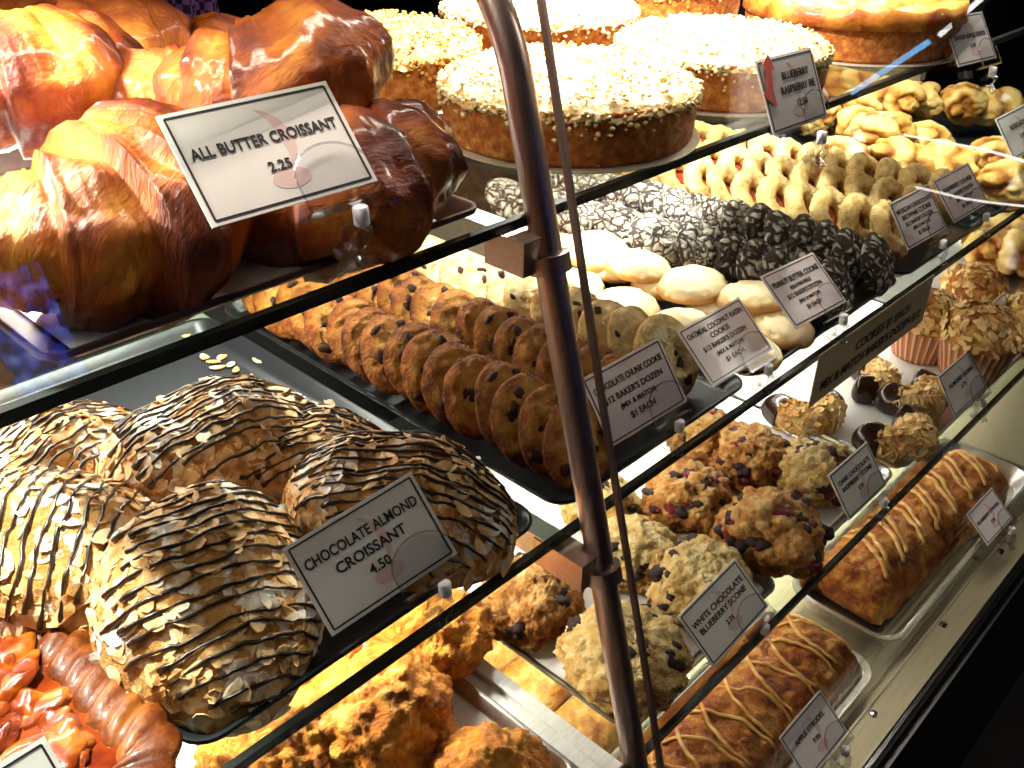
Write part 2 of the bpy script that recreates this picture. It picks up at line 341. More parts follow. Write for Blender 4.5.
puck(1.62, 1.38, 78)
puck(2.55, 1.38, 62)
lamp(-.2, 3.6, 1.03, .17, 9.5, .03)  # unseen strip added well forward to brighten the cards and tops
lamp(-.2, .92, 1.66, G1-TH-.03, 7, .02)
lamp(1.0, 2.38, 1.66, G1-TH-.03, 4, .02)
lamp(2.45, 4.2, 1.66, G1-TH-.03, 2.2, .02)
lamp(.1, .92, 1.30, G2-TH-.03, 9, .02)
lamp(1.0, 4.2, 1.30, G2-TH-.03, 9, .02)
lamp(1.0, 4.2, 1.10, G3-TH-.03, 7, .02)

# ------------------------------------------------------------------ trays and liners
def tray(name, label, x0, x1, d0, d1, u, h, m, fl=.012, r=.02, rim=.004, t=.0015, group=None, cat='tray'):
    """sheet pan with flared walls and a rolled rim, x0..d1 measured over the rim"""
    w, d = (x1-x0)*UN, (d1-d0)*UN; c = W((x0+x1)/2, (d0+d1)/2, u)
    o = fl+rim
    L = [rrect(w-2*o, d-2*o, r, t), rrect(w-2*o+.004, d-2*o+.004, r+.002, t+.002), rrect(w-2*rim, d-2*rim, r+.006, h-.001), rrect(w-2*rim+.003, d-2*rim+.003, r+.007, h),
         rrect(w-.001, d-.001, r+.009, h), rrect(w, d, r+.009, h-.002), rrect(w-.001, d-.001, r+.009, h-.004), rrect(w-2*rim+.002, d-2*rim+.002, r+.006, h-.0035), rrect(w-2*o+.003, d-2*o+.003, r+.002, 0)]
    mb = MB(); mb.loft(L); return tag(mb.build(name, m, loc=c), label, cat, group)
def liner(label, x0, x1, d0, d1, u, name='parchment_sheet'):
    w, d = (x1-x0)*UN, (d1-d0)*UN; c = W((x0+x1)/2, (d0+d1)/2, u); mb = MB(); n = 14; vs = []; fs = []
    for t in (0, -.0004):
        for i in range(n+1):
            for j in range(n+1):
                x, y = (i/n-.5)*w, (j/n-.5)*d; z = .0006+.0008*NZ.noise(V((x*25, y*25, x0*9))); vs.append((x, y, z+t))
    q = (n+1)**2
    for i in range(n):
        for j in range(n):
            a = i*(n+1)+j; fs.append((a, a+n+1, a+n+2, a+1)); fs.append((a+q, a+1+q, a+n+2+q, a+n+1+q))
    b = [i*(n+1) for i in range(n+1)]+[n*(n+1)+j for j in range(1, n+1)]+[i*(n+1)+n for i in range(n-1, -1, -1)]+[j for j in range(n-1, 0, -1)]
    for k in range(len(b)):
        p, s = b[k], b[(k+1) % len(b)]; fs.append((p, s, s+q, p+q))
    mb.add(vs, fs); return tag(mb.build(name, M['paper'], loc=c), label, 'paper')
T = .006  # tray floor above the glass, layout units
tray('serving_tray', 'brown metal tray under the butter croissants on the top shelf', .285, .905, .905, 1.62, G1, .016, M['brown_pan'], .018, .004)
liner('white paper liner beneath the butter croissants', .33, .86, .95, 1.56, G1+T)
tray('baking_tray', 'dark baking tray under the chocolate almond croissants', .300, .945, .805, 1.84, G2, .014, M['dark_pan'], .010, .014)
tray('baking_tray', 'dark tray under the chocolate chunk cookies beside the post', .985, 1.575, .80, 1.86, G2, .014, M['dark_pan'], .010, .012)
tray('baking_tray', 'dark tray under the pale domed and crackled cookies', 1.595, 2.29, .80, 1.86, G2, .014, M['dark_pan'], .010, .012)
tray('baking_tray', 'dark tray under the ring cookies behind two small signs', 2.31, 2.86, .80, 1.86, G2, .014, M['dark_pan'], .010, .012)
tray('baking_tray', 'dark tray under the heap of pastry knots', 2.88, 4.1, .80, 1.86, G2, .014, M['dark_pan'], .010, .012)
PANS = 'light metal scone pans on the lowest glass shelf'
tray('sheet_pan', 'light sheet pan of white chocolate blueberry scones beside the post', 1.015, 1.575, .645, 1.55, G3, .014, M['pan'], .008, .012)
tray('sheet_pan', 'light sheet pan of raspberry scones in the middle of the lowest shelf', 1.59, 2.155, .645, 1.55, G3, .014, M['pan'], .008, .012)
tray('sheet_pan', 'light sheet pan holding the almond horns and muffins', 2.17, 3.05, .635, 1.55, G3, .014, M['pan'], .008, .012)
tray('sheet_pan', 'light sheet pan under the orange cheese scones at lower left', .30, .895, .645, 1.55, G3, .014, M['pan'], .008, .012)
tray('sheet_pan', 'pan at far right end of the lowest glass shelf holding golden pastries', 3.07, 3.9, .70, 1.55, G3, .014, M['pan'], .008, .012)
liner('parchment under the white chocolate blueberry scones', 1.04, 1.55, .67, 1.52, G3+T)
liner('parchment under the raspberry scones', 1.615, 2.13, .67, 1.52, G3+T)
liner('parchment under the almond horns', 2.2, 3.02, .72, 1.52, G3+T)
liner('parchment under the orange cheese scones', .33, .87, .67, 1.52, G3+T)
tray('strudel_pan', 'shiny pan under the criss-crossed strudel at the bottom of the photo', 1.02, 1.885, .475, .80, DK, .032, M['pan'], .009, .026, .009)
tray('strudel_pan', 'shiny pan under the striped strudel at lower right', 1.965, 3.03, .475, .80, DK, .032, M['pan'], .009, .026, .009)

# ------------------------------------------------------------------ signs
def text_mesh(body, size, bold=.0):
    cu = bpy.data.curves.new('lettering', 'FONT'); cu.body = body; cu.size = size; cu.align_x = 'CENTER'; cu.align_y = 'CENTER'; cu.extrude = .00012; cu.offset = bold; cu.resolution_u = 3
    o = bpy.data.objects.new('lettering', cu); C.objects.link(o); dg = bpy.context.evaluated_depsgraph_get(); dg.update()
    me = bpy.data.meshes.new_from_object(o.evaluated_get(dg)); bpy.data.objects.remove(o); bpy.data.curves.remove(cu)
    me.transform(Matrix.Rotation(R(90), 4, 'X')); return me
def words(body, z, size, parent, y=-.0011, wmax=None, x=0, bold=.0003, sx=1):
    me = text_mesh(body, size, size*.018)
    wd = max(v.co.x for v in me.vertices)-min(v.co.x for v in me.vertices)
    s = min(sx, wmax/wd) if wmax else sx
    me.transform(Matrix.Diagonal((s, 1, 1, 1)))
    me.materials.clear(); me.materials.append(M['ink']); o = bpy.data.objects.new('lettering', me); C.objects.link(o); o.parent = parent; o.location = (x, y, z); return o
def flat(pts, y0, y1, name, m, parent):
    mb = MB(); mb.loft([[V((x, y0, z)) for x, z in pts], [V((x, y1, z)) for x, z in pts]]); return mb.build(name, m, parent, False)
def crescent(cx, cz, r, a0, a1, th, n=14):
    o = [(cx+r*cos(R(a0+(a1-a0)*k/n)), cz+r*sin(R(a0+(a1-a0)*k/n))) for k in range(n+1)]
    i = [(cx+(r-th*sin(pi*k/n))*cos(R(a0+(a1-a0)*k/n)), cz+(r-th*sin(pi*k/n))*sin(R(a0+(a1-a0)*k/n))) for k in range(n, -1, -1)]
    return o+i[1:-1]
def sign(label, q, lines, scale=1.0, w=.21, h=.137, holder=.35, group='plastic sleeved price signs', emblem=True, tx=0, card='card'):
    """q: centre in layout units, then yaw, tilt and roll in degrees; scale slides it along the sight line"""
    x, d, u, ya, ti, ro = q; w *= UN*scale; h *= UN*scale
    M3 = Matrix.Rotation(R(ya), 3, 'Z')@Matrix.Rotation(R(ti), 3, 'X')@Matrix.Rotation(R(ro), 3, 'Y')
    root = thing('price_sign', label, 'sign', W(x*scale, d*scale, u*scale), M3.to_euler(), group)
    MB().box((0, 0, 0), (w*.97, .0012, h*.955)).build('card', M[card], root, False)
    bw, bh, t = w*.455, h*.435, .0006
    bd = MB()
    for c, s in (((0, -.0008, bh), (2*bw, .0003, 2*t)), ((0, -.0008, -bh), (2*bw, .0003, 2*t)), ((bw, -.0008, 0), (2*t, .0003, 2*bh)), ((-bw, -.0008, 0), (2*t, .0003, 2*bh))): bd.box(c, s)
    bd.build('border', M['ink'], root, False)
    if emblem:
        flat(crescent(-w*.05, h*.08, h*.3, -60, 75, h*.11), -.0008, -.0006, 'emblem', M['pink'], root)
        flat([(w*.03+h*.17*cos(2*pi*k/18), -h*.26+h*.09*sin(2*pi*k/18)) for k in range(18)], -.0008, -.0006, 'emblem', M['pink'], root)
    for body, z, sz in lines: words(body, z*h, sz*h, root, wmax=w*(.84-2*tx), x=tx*w)
    MB().box((0, -.0016, 0), (w, .0006, h)).build('clear_sleeve', M['plastic'], root, False)
    # clear holder plate with an arched top, lip and legs, white barrel and spring clip
    hx = holder*w-.1*w; hw = w*.23
    arch = [(hx-hw, -h*.62)]+[(hx-hw*cos(pi*k/14), -h*.35+h*.28*sin(pi*k/14)) for k in range(15)]+[(hx+hw, -h*.62)]
    flat(arch, -.0045, -.003, 'holder_plate', M['plastic'], root)
    mb = MB(); pp = [V((a, -.0046, b)) for a, b in arch]; mb.tube(pp, .0007, 6); mb.build('holder_rim', M['clip'], root)
    MB().box((hx, .001, -h*.60), (2*hw, .011, .0016)).build('holder_lip', M['clip'], root, False)
    inv = M3.inverted(); b0 = V((hx+.006, -.002, -h*.63)); dn = inv@V((0, -.1, -1)).normalized()
    mb = MB(); a = b0+dn*.001; e = b0+dn*.0125
    mb.tube([a, a+dn*.001, e-dn*.001, e], [.0036, .0046, .0046, .0036], 18); mb.build('barrel', M['white_plastic'], root)
    mb = MB(); s1 = inv@V((-1, 0, 0)); bk = inv@V((0, 1, 0))
    for k in (-1, 1):
        p0 = e+bk*.004*k; mb.tube([p0, p0+s1*.006+dn*.004+bk*.003*k, p0+s1*.010+dn*.010+bk*.001*k, p0+s1*.012+dn*.016+bk*.006*k], .0021, 6, flat=2.0)
    mb.tube([e+bk*.007, e-bk*.007], .002, 8); mb.tube([e+s1*.010+dn*.010-bk*.005, e+s1*.010+dn*.010+bk*.005], .0018, 8)
    mb.build('spring_clip', M['clip'], root)
    return root
sign('sleeved card reading all butter croissant 2.25 clipped to the top tray', (.562, .887, -.326, -6, -44, -2), [('ALL BUTTER CROISSANT', .10, .135), ('2.25', -.14, .12)])
sign('card reading chocolate almond croissant 4.50 above the drizzled pastries', (.594, .805, -.862, -15, -40, -12), [('CHOCOLATE ALMOND', .21, .15), ('CROISSANT', .03, .15), ('4.50', -.15, .14)])
BD = [("$12 BAKER'S DOZEN", .06, .12), ('(MIX & MATCH)', -.09, .095), ('$1 EACH', -.25, .12)]
sign('card reading chocolate chunk cookie just right of the post', (1.231, .846, -.904, -8, -36, -5), [('CHOCOLATE CHUNK COOKIE', .24, .125)]+BD, card='card_mauve')
sign('card reading oatmeal coconut raisin cookie, second from the post', (1.568, .867, -.938, -8, -49, -5), [('OATMEAL COCONUT RAISIN', .30, .12), ('COOKIE', .17, .12), ("$12 BAKER'S DOZEN", .03, .11), ('(MIX & MATCH)', -.11, .09), ('$1 EACH', -.25, .11)], card='card_mauve')
sign('card reading peanut butter cookie below the crackled cookies', (1.776, .816, -.874, -1, -51, 2), [('PEANUT BUTTER COOKIE', .24, .13), ('(GLUTEN FREE)', .11, .085), ("$12 BAKER'S DOZEN", -.01, .105), ('(MIX & MATCH)', -.14, .085), ('$1 EACH', -.27, .105)], card='card_mauve')
sign('Mexican chocolate brownie cookie card standing before the ring cookies', (2.487, .868, -.917, -6, -36, -3), [('MEXICAN CHOCOLATE', .24, .125), ('BROWNIE COOKIE', .10, .125), ("$12 BAKER'S DOZEN", -.04, .11), ('(MIX & MATCH)', -.16, .09), ('$1 EACH', -.29, .11)], .97, card='card_mauve')
sign('card right beside the brownie cookie card, below the pastry knots', (2.776, .868, -.923, -7, -41, -4), [('RASPBERRY COOKIE', .18, .13), ("$12 BAKER'S DOZEN", .02, .11), ('(MIX & MATCH)', -.12, .09), ('$1 EACH', -.27, .11)], .97, card='card_mauve')
sign('card at right edge above the orange pastries on the middle shelf', (3.06, .84, -.80, -6, -38, -4), [('RUGELACH', .15, .14), ('2.50', -.1, .13)], 1.0)
rb = sign('blueberry raspberry pie 12.50 card bearing a red arrow sticker', (1.628, .842, -.436, 2, -27, 2), [('BLUEBERRY', .20, .14), ('RASPBERRY PIE', .02, .14), ('12.50', -.18, .13)], tx=.10)
s_ = .105*.16
flat([(-.055, .003), (-.046, .006), (-.039, .026), (-.044, .028), (-.030, .036), (-.0255, .021), (-.0305, .0225), (-.036, .004), (-.036, -.010), (-.046, -.004)], -.0024, -.0020, 'arrow_sticker', M['red'], rb)
sign('dutch apple torte card at top right in front of the glazed torte', (2.773, .948, -.517, -6, -34, 1), [('DUTCH APPLE TORTE', .05, .125), ('5.50', -.14, .12)], .91)
sign('card reading white chocolate blueberry scone below the pale scones', (1.43, .698, -1.484, -13, -43, -16), [('WHITE CHOCOLATE', .18, .135), ('BLUEBERRY SCONE', .03, .135), ('2.75', -.16, .11)], .945)
sign('card reading dark chocolate raspberry scone at the middle pan corner', (2.12, .726, -1.514, -3, -37, -3), [('DARK CHOCOLATE', .20, .13), ('RASPBERRY SCONE', .05, .13), ('2.75', -.13, .11)], .90)
sign('card reading almond horn in front of the muffins', (2.659, .687, -1.425, -6, -34, -6), [('ALMOND HORN', .12, .14), ('2.75', -.05, .13)], .985)
sign('card beside the muffins at the right edge of the photo', (2.98, .72, -1.36, -6, -36, -6), [('ALMOND MUFFIN', .12, .13), ('2.75', -.05, .12)], 1.0)
sign('small card on the deck in front of the striped strudel', (3.2, .605, -2.187, -7, -48, -6), [('BLUEBERRY STRUDEL', .08, .13), ('7.50', -.14, .12)], .80)
sign('card on the deck before the criss-crossed strudel at bottom edge', (1.545, .485, -1.80, -7, -46, -8), [('APPLE STRUDEL', .15, .14), ('7.50', -.08, .12)], 1.0, .18, .12)
sign('blank cornered card before the glazed fruit pie at lower left', (.062, .795, -.93, -15, -42, -12), [], 1.0)
# long hanging card on the edge of the middle shelf
lx = thing('hanging_sign', 'long tan card about mix and match cookies hanging from the middle shelf', 'sign', W(2.085, .757, -1.083))
LW, LH = .60*UN, .135*UN
MB().box((0, 0, 0), (LW, .0012, LH)).build('card', M['card_tan'], lx, False)
words('COOKIES $1 EACH', .008, .0175, lx, x=LW*.06, wmax=LW*.6)
words("MIX & MATCH BAKER'S DOZEN $12", -.014, .0175, lx, x=0, wmax=LW*.88)
for k in (-1, 1): mb = MB(); mb.box((k*LW*.36, .004, LH*.47), (.012, .008, .002)); mb.box((k*LW*.36, -.001, LH*.42), (.012, .001, .010)); mb.build('hanger_clip', M['plastic'], lx, False)

# ------------------------------------------------------------------ croissants
def fr3(p, s, o, oc=4): return NZ.fractal(p*s+o, 1.0, 2.0, oc)
def croissant(seed, Rr=.042, r0=.036, arc=1.75, lump=1.0):
    rg = random.Random(seed); off = V((seed*3.1, seed*5.7, seed*2.3)); mb = MB(); NT, NP = 150, 44; vs = []; at = []; fs = []
    for i in range(NT+1):
        t = -1+2*i/NT; a = t*arc; s = abs(t)*4.2+.25*NZ.noise(V((t*2, seed, 0))); fr = s % 1.0
        r = r0*(max(0, 1-abs(t)**2.3))**.55*(1-.30*abs(t))+.0012
        step = (.83+.27*fr**.8) if s > .9 else (.98+.10*min(1, s/.9))
        c = V((Rr*sin(a)*1.12, -Rr*(1-cos(a))*1.0, 0)); tn = V((cos(a), -sin(a), 0)); nn = V((sin(a), cos(a), 0))
        for k in range(NP):
            ph = 2*pi*k/NP; rr = r*step; p = c+nn*rr*cos(ph)*1.08+V((0, 0, 1))*rr*sin(ph)*.96
            n3 = NZ.noise(p*30+off)*.0055*lump+NZ.noise(p*75+off)*.0026+fr3(p, 150, off, 3)*.0008+NZ.noise(V((a*3, ph*4, seed)))*.0016+NZ.noise(V((a*30, ph*2, seed+3)))*.0009
            p += (nn*cos(ph)+V((0, 0, sin(ph))))*n3*min(1, r/.012)
            vs.append(p); at.append(min(1, max(0, .40+.42*max(0, fr-.45)*(s > .5)+.16*abs(t)+.42*NZ.noise(p*26+off*2)+.20*NZ.noise(p*70+off))))
    for i in range(NT):
        for k in range(NP): fs.append((i*NP+k, i*NP+(k+1) % NP, (i+1)*NP+(k+1) % NP, (i+1)*NP+k))
    fs += [tuple(range(NP-1, -1, -1)), tuple(NT*NP+k for k in range(NP))]
    mn = min(v.z for v in vs); vs = [V((v.x, v.y+Rr*.5, max(v.z-mn-.006, .0004*NZ.noise(v*50)))) for v in vs]
    mb.add(vs, fs, 0, at); o = mb.build('butter_croissant', M['croissant'], smooth='all'); return o
CR = 'butter croissants heaped on the top shelf tray'
cr = [croissant(k, .042+.004*(k % 2), .037+.003*(k % 3), 1.6+.15*(k % 3)) for k in range(8)]
def put_cr(k, px, py, u, rz, rx, ry, sc, label):
    o = cr[k]; o.location = P(px, py, u); o.rotation_euler = Euler((R(rx), R(ry), R(rz))); o.scale = (sc,)*3
    tag(o, label, 'croissant', CR)
UT = G1+T+.004
put_cr(0, 86, 276, UT+.004, 210, -10, 0, 1.54, 'largest glossy butter croissant at the left front of the top tray')
put_cr(1, 328, 222, UT+.004, 160, -14, 4, 1.26, 'butter croissant half hidden behind the 2.25 card at the tray corner')
put_cr(2, 292, 132, UT+.112, 163, 0, 10, 1.06, 'dark topped butter croissant lying on top of the heap above the 2.25 card')
put_cr(3, 172, 160, UT+.060, 135, 6, 0, 1.12, 'golden butter croissant wedged behind the big front one')
put_cr(4, 35, 138, UT+.11, 185, 0, 0, 1.12, 'pale lit butter croissant at the left edge of the photo')
put_cr(5, 108, 92, UT+.05, 160, 0, 0, 1.05, 'dim butter croissant at the back left of the heap')
put_cr(6, 205, 92, UT+.02, 190, 0, 0, 1.0, 'dim butter croissant at the far back behind the top one')
put_cr(7, 25, 62, UT+.05, 175, 0, 0, 1.05, 'shaded butter croissant at the top left corner')

# ------------------------------------------------------------------ drizzled almond croissants
def flake_geo(rg, c, n, s, mb, mi=0):
    n = n.normalized(); t = n.orthogonal().normalized(); t = Matrix.Rotation(rg.uniform(0, 6.28), 3, n)@t; b = n.cross(t)
    a, bb = s*rg.uniform(.8, 1.25), s*rg.uniform(.5, .75); th = .0005; top = []; bot = []; cv = rg.uniform(-.25, .25)
    for k in range(9):
        an = 2*pi*k/9; x, y = a*cos(an)*(1+.12*(k == 0)), bb*sin(an); z = cv*x*x/s
        top.append(c+t*x+b*y+n*(z+th)); bot.append(c+t*x+b*y+n*(z-th))
    mb.loft([bot, top], mi=mi)
def almond_croissant(seed, a=.078, b=.064, H=.05):
    rg = random.Random(seed*11+3); off = V((seed*4.1, seed*1.7, seed*8.3))
    def rad(an): return 1+.10*NZ.noise(V((cos(an)*1.3, sin(an)*1.3, seed*3.3)))
    def hgt(x, y):
        an = math.atan2(y/b, x/a); q = min(1, sqrt((x/a)**2+(y/b)**2)/rad(an))
        ridge = .05*sin(x/a*7+.8*NZ.noise(V((x*30, y*30, seed))))
        return H*((1-q**2.6)**.55)*(1+ridge)*(1-.12*(x/a)**2)+NZ.noise(V((x*55, y*55, seed*2)))*.004*(1-q**4)+NZ.noise(V((x*160, y*160, seed)))*.0012*(1-q**6)
    def surf(x, y): return V((x, y, hgt(x, y)))
    def nrm(x, y):
        e = .002; return (surf(x+e, y)-surf(x-e, y)).cross(surf(x, y+e)-surf(x, y-e)).normalized()
    NR, NA = 36, 84; vs = [surf(0, 0)]; fs = []
    for i in range(1, NR+1):
        q = sin(pi/2*i/NR)**.9
        for k in range(NA):
            an = 2*pi*k/NA; vs.append(surf(a*q*rad(an)*cos(an)*.999, b*q*rad(an)*sin(an)*.999))
    for k in range(NA): fs.append((0, 1+k, 1+(k+1) % NA))
    for i in range(NR-1):
        for k in range(NA): fs.append((1+i*NA+k, 1+(i+1)*NA+k, 1+(i+1)*NA+(k+1) % NA, 1+i*NA+(k+1) % NA))
    fs.append(tuple(1+(NR-1)*NA+k for k in range(NA-1, -1, -1)))
    mb = MB(); mb.add(vs, fs)
    root = thing('almond_croissant', '', 'croissant'); mb.build('body', M['almond_body'], root, smooth='all')
    mb = MB()
    for k in range(430):
        an = rg.uniform(0, 2*pi); q = rg.uniform(0, 1)**.40*.995; x, y = a*q*rad(an)*cos(an), b*q*rad(an)*sin(an)
        n = nrm(x, y)+V((rg.gauss(0, .16), rg.gauss(0, .16), rg.gauss(0, .12))); flake_geo(rg, surf(x, y)-n.normalized()*.0002, n, rg.choice((.0060, .0075, .0090)), mb)
    o = mb.build('almond_flakes', M['flake'], root, smooth=False); o['kind'] = 'stuff'
    mb = MB(); ang = R(rg.uniform(-8, 8)); nl = 18
    for k in range(nl):
        c = (-1+2*(k+.5)/nl)*b*.98+rg.uniform(-.0015, .0015); pts = []
        for j in range(41):
            t = -1+2*j/40; x0 = t*a*1.05; y0 = c+.10*x0+.0030*NZ.noise(V((x0*38, k*1.7, seed)))+.0012*NZ.noise(V((x0*130, k*2.3, seed)))
            x, y = x0*cos(ang)-y0*sin(ang), x0*sin(ang)+y0*cos(ang); an = math.atan2(y/b, x/a)
            if sqrt((x/a)**2+(y/b)**2)/rad(an) < .965: pts.append(surf(x, y)+nrm(x, y)*.0018)
        if len(pts) > 5:
            sk = rg.randint(0, 4); pts = pts[sk:]; n_ = len(pts)
            mb.tube(pts, [.00115*(1+.8*NZ.noise(V((i*.35, k*3.1, seed))))*(1.7 if i < 2 else 1) for i in range(n_)], 7)
    mb.build('chocolate_drizzle', M['drizzle'], root, smooth='all'); return root
AL = 'chocolate drizzled almond croissants on the dark tray'
def put_al(seed, px, py, u, rz, rx, ry, sc, label, **k):
    o = almond_croissant(seed, **k); o.location = P(px, py, u); o.rotation_euler = Euler((R(rx), R(ry), R(rz))); o.scale = (sc,)*3; o['label'] = label; o['group'] = AL
UA = G2+T
put_al(1, 210, 606, UA+.05, -22, 24, 10, 1.06, 'drizzled almond croissant at the front, next to its 4.50 card', a=.076, b=.088, H=.056)
put_al(2, 58, 570, UA+.04, 34, 12, -16, 1.08, 'drizzled almond croissant at the left side, above the fruit pie', a=.072, b=.090, H=.062)
put_al(3, 400, 522, UA+.03, -52, 10, 6, 1.06, 'drizzled almond croissant at the right, leaning by the cookie tray', a=.094, b=.064, H=.066)
put_al(4, 215, 458, UA+.06, -10, 0, 0, 1.08, 'drizzled almond croissant at the back middle near the loose almond flakes', a=.095, b=.062, H=.055)
put_al(5, 50, 478, UA+.04, 10, 0, 0, 1.08, 'brightly lit drizzled almond croissant at the back left', a=.088, b=.064, H=.05)
put_al(6, 300, 470, UA+.03, -35, 0, 0, 1.0, 'drizzled almond croissant in the middle, tucked between its neighbours', a=.085, b=.060, H=.05)
rg = random.Random(5); k = 0
for px, py in ((205, 358), (213, 362), (222, 357), (231, 365), (236, 371), (190, 402), (200, 398), (186, 336), (218, 368), (260, 362), (178, 412), (172, 418)):
    mb = MB(); flake_geo(rg, V((0, 0, .0007)), V((.05, .05, 1)), .0065, mb); o = mb.build('almond_flake', M['flake'], loc=P(px, py, UA))
    tag(o, 'loose sliced almond crumb on the empty back part of the dark tray', 'almond', 'loose almond flakes on the dark tray')

# ------------------------------------------------------------------ cookies
def disc(seed, r, h, bump=1.0, dome=.0, hole=0, crack=False):
    off = V((seed*2.9, seed*4.3, seed*1.1)); NR, NA = 20, 52; top = []; at = []; fs = []
    def pt(q, an):
        rr = r*q*(1+.07*NZ.noise(V((cos(an)*1.4, sin(an)*1.4, seed*5)))+.025*NZ.noise(V((cos(an)*5, sin(an)*5, seed*3)))); x, y = rr*cos(an), rr*sin(an); p = V((x, y, seed))
        z = h*(1-q**5*.75)+dome*(1-q*q)+bump*(NZ.noise(V((x*70, y*70, seed)))*.0022+(.42-NZ.voronoi(V((x*95, y*95, seed)))[0][0])*.0022+NZ.noise(V((x*190, y*190, seed+4)))*.0012)*(1-q**8)
        return V((x, y, z)), .62*q**4+.18+.35*NZ.noise(V((x*60, y*60, seed+9)))
    c, a0 = pt(0, 0); vs = [c]; at = [a0]
    for i in range(1, NR+1):
        q = (i/NR)**.8
        for k in range(NA): v, a_ = pt(q, 2*pi*k/NA); vs.append(v); at.append(a_)
    for k in range(NA):     # rounded rim and flat underside
        v, _ = pt(1, 2*pi*k/NA); vs.append(V((v.x*1.012, v.y*1.012, h*.10))); at.append(.9)
    for k in range(NA):
        v, _ = pt(1, 2*pi*k/NA); vs.append(V((v.x*.96, v.y*.96, 0))); at.append(.9)
    for k in range(NA): fs.append((0, 1+k, 1+(k+1) % NA))
    for i in range(NR+1):
        for k in range(NA): fs.append((1+i*NA+k, 1+(i+1)*NA+k, 1+(i+1)*NA+(k+1) % NA, 1+i*NA+(k+1) % NA))
    fs.append(tuple(1+(NR+1)*NA+k for k in range(NA-1, -1, -1)))
    mb = MB(); mb.add(vs, fs, 0, at); return mb, pt
_chips = {}
def chip(name, m, root, loc, sc, seed, rot=0):
    key = (name, seed)
    if key not in _chips:
        mb = MB(); mb.blob((0, 0, 0), (1, 1, 1), 2, .45, 1.6, seed); o = mb.build(name, m, root, smooth='all'); _chips[key] = o
    else:
        o = _chips[key].copy(); C.objects.link(o); o.parent = root
    o.location = loc; o.scale = sc; o.rotation_euler = (0, 0, rot); return o
def cookie(kind, name, seed, r, h, m, nchip, chipname, chipm, chs, bump=1.0, dome=0):
    rg = random.Random(seed*3+1); mb, pt = disc(seed, r, h, bump, dome); root = thing(name, '', 'cookie')
    mb.build('body', M[m], root, smooth='all')
    for k in range(nchip):
        q = rg.uniform(.1, .86); an = rg.uniform(0, 6.28); v, _ = pt(q, an); s = chs*rg.uniform(.7, 1.3)
        chip(chipname, M[chipm], root, v-V((0, 0, s*.05)), (s*rg.uniform(.8, 1.3), s*rg.uniform(.6, .9), s*.55), k % 4, rg.uniform(0, 6))
    return root
CH = Protos([cookie('c', 'chocolate_chunk_cookie', k, .041, .0115, 'chunk_cookie', 9, 'chocolate_chunk', 'choc', .0062, 2.0) for k in range(5)])
RA = Protos([cookie('r', 'oatmeal_raisin_cookie', 20+k, .043, .0125, 'raisin_cookie', 6, 'raisin', 'raisin', .0056, 1.9) for k in range(4)])
CK = Protos([cookie('k', 'crackled_chocolate_cookie', 40+k, .040, .013, 'crinkle', 0, '', '', 0, .8, .005) for k in range(4)])
CB = Protos([cookie('k', 'crackled_chocolate_cookie', 50+k, .040, .013, 'crinkle_bare', 0, '', '', 0, 1.0, .005) for k in range(3)])
def row(pr, what, rowname, x0, x1, d0, d1, n, tilt0, tilt1, r, h, group, u=G2+T, rx=0, sc=1.0, seed=0, front=None, nf=0):
    """n cookies leaning back one against the next, the first at the front"""
    rg = random.Random(seed+n)
    for k in range(n):
        f = k/max(1, n-1); d = d0+(d1-d0)*f; x = x0+(x1-x0)*f+rg.uniform(-.008, .008); ti = tilt0+(tilt1-tilt0)*f+rg.uniform(-3, 3)
        z = u+(r*sin(R(ti)))/UN*.99+.002
        lab = f'{what}, {ORD[k+1]} from the front of {rowname}'
        (front if k < nf else pr).put(k+seed, W(x, d, z), Euler((R(ti), R(rg.uniform(-5, 5)), R(rg.uniform(-7, 7)))), lab, sc*rg.uniform(.97, 1.03), group)
row(CH, 'chocolate chunk cookie', 'the row beside the drizzled croissants', 1.085, 1.07, .855, 1.74, 16, 66, 44, .041, .0115, 'chocolate chunk cookies in two leaning rows')
row(CH, 'chocolate chunk cookie', 'the row right behind the post', 1.255, 1.245, .90, 1.80, 16, 64, 44, .041, .0115, 'chocolate chunk cookies in two leaning rows', seed=3)
row(RA, 'pale oatmeal raisin cookie', 'its leaning row', 1.44, 1.41, .93, 1.80, 14, 60, 42, .043, .0125, 'oatmeal raisin cookies in a leaning row', seed=1)
row(CK, 'crackled chocolate cookie', 'the row beside the pale domed cookies', 1.965, 1.90, .84, 1.80, 17, 66, 42, .040, .013, 'sugar crackled chocolate cookies in two rows', seed=2, front=CB, nf=5)
row(CK, 'crackled chocolate cookie', 'the row beside the ring cookies', 2.185, 2.12, .84, 1.80, 17, 66, 42, .040, .013, 'sugar crackled chocolate cookies in two rows', seed=5, front=CB, nf=6)
# pale domed cookies, heaped
def pale(seed):
    off = V((seed, seed*2.7, 1)); vs, fs = ico(4); out = []; at = []
    for v in vs:
        z = v.z; s = V((v.x, v.y, 0)); k = 1+.05*NZ.noise(v*2+off)
        zz = .0215*z if z > 0 else .0085*z
        out.append(V((.040*v.x*k, .040*v.y*k, zz+.0085+.0016*NZ.noise(v*4+off)+.0011*NZ.noise(v*10+off)-.0035*max(0, .14-abs(NZ.noise(v*2.3+off*1.7)))/.14*(z > .2)+(-.0016 if sqrt(v.x**2+v.y**2) < .22 and z > 0 else 0)))); at.append(min(1, max(0, .12+.85*(1-max(0, min(1, z*1.25-.02)))+.22*NZ.noise(v*3+off))))
    mb = MB(); mb.add(out, fs, 0, at); return tag(mb.build('domed_cookie', M['pale_cookie'], smooth='all'), '', 'cookie')
PL = Protos([pale(60+k) for k in range(4)])
PG = 'pale domed cookies heaped between the raisin and crackled cookies'
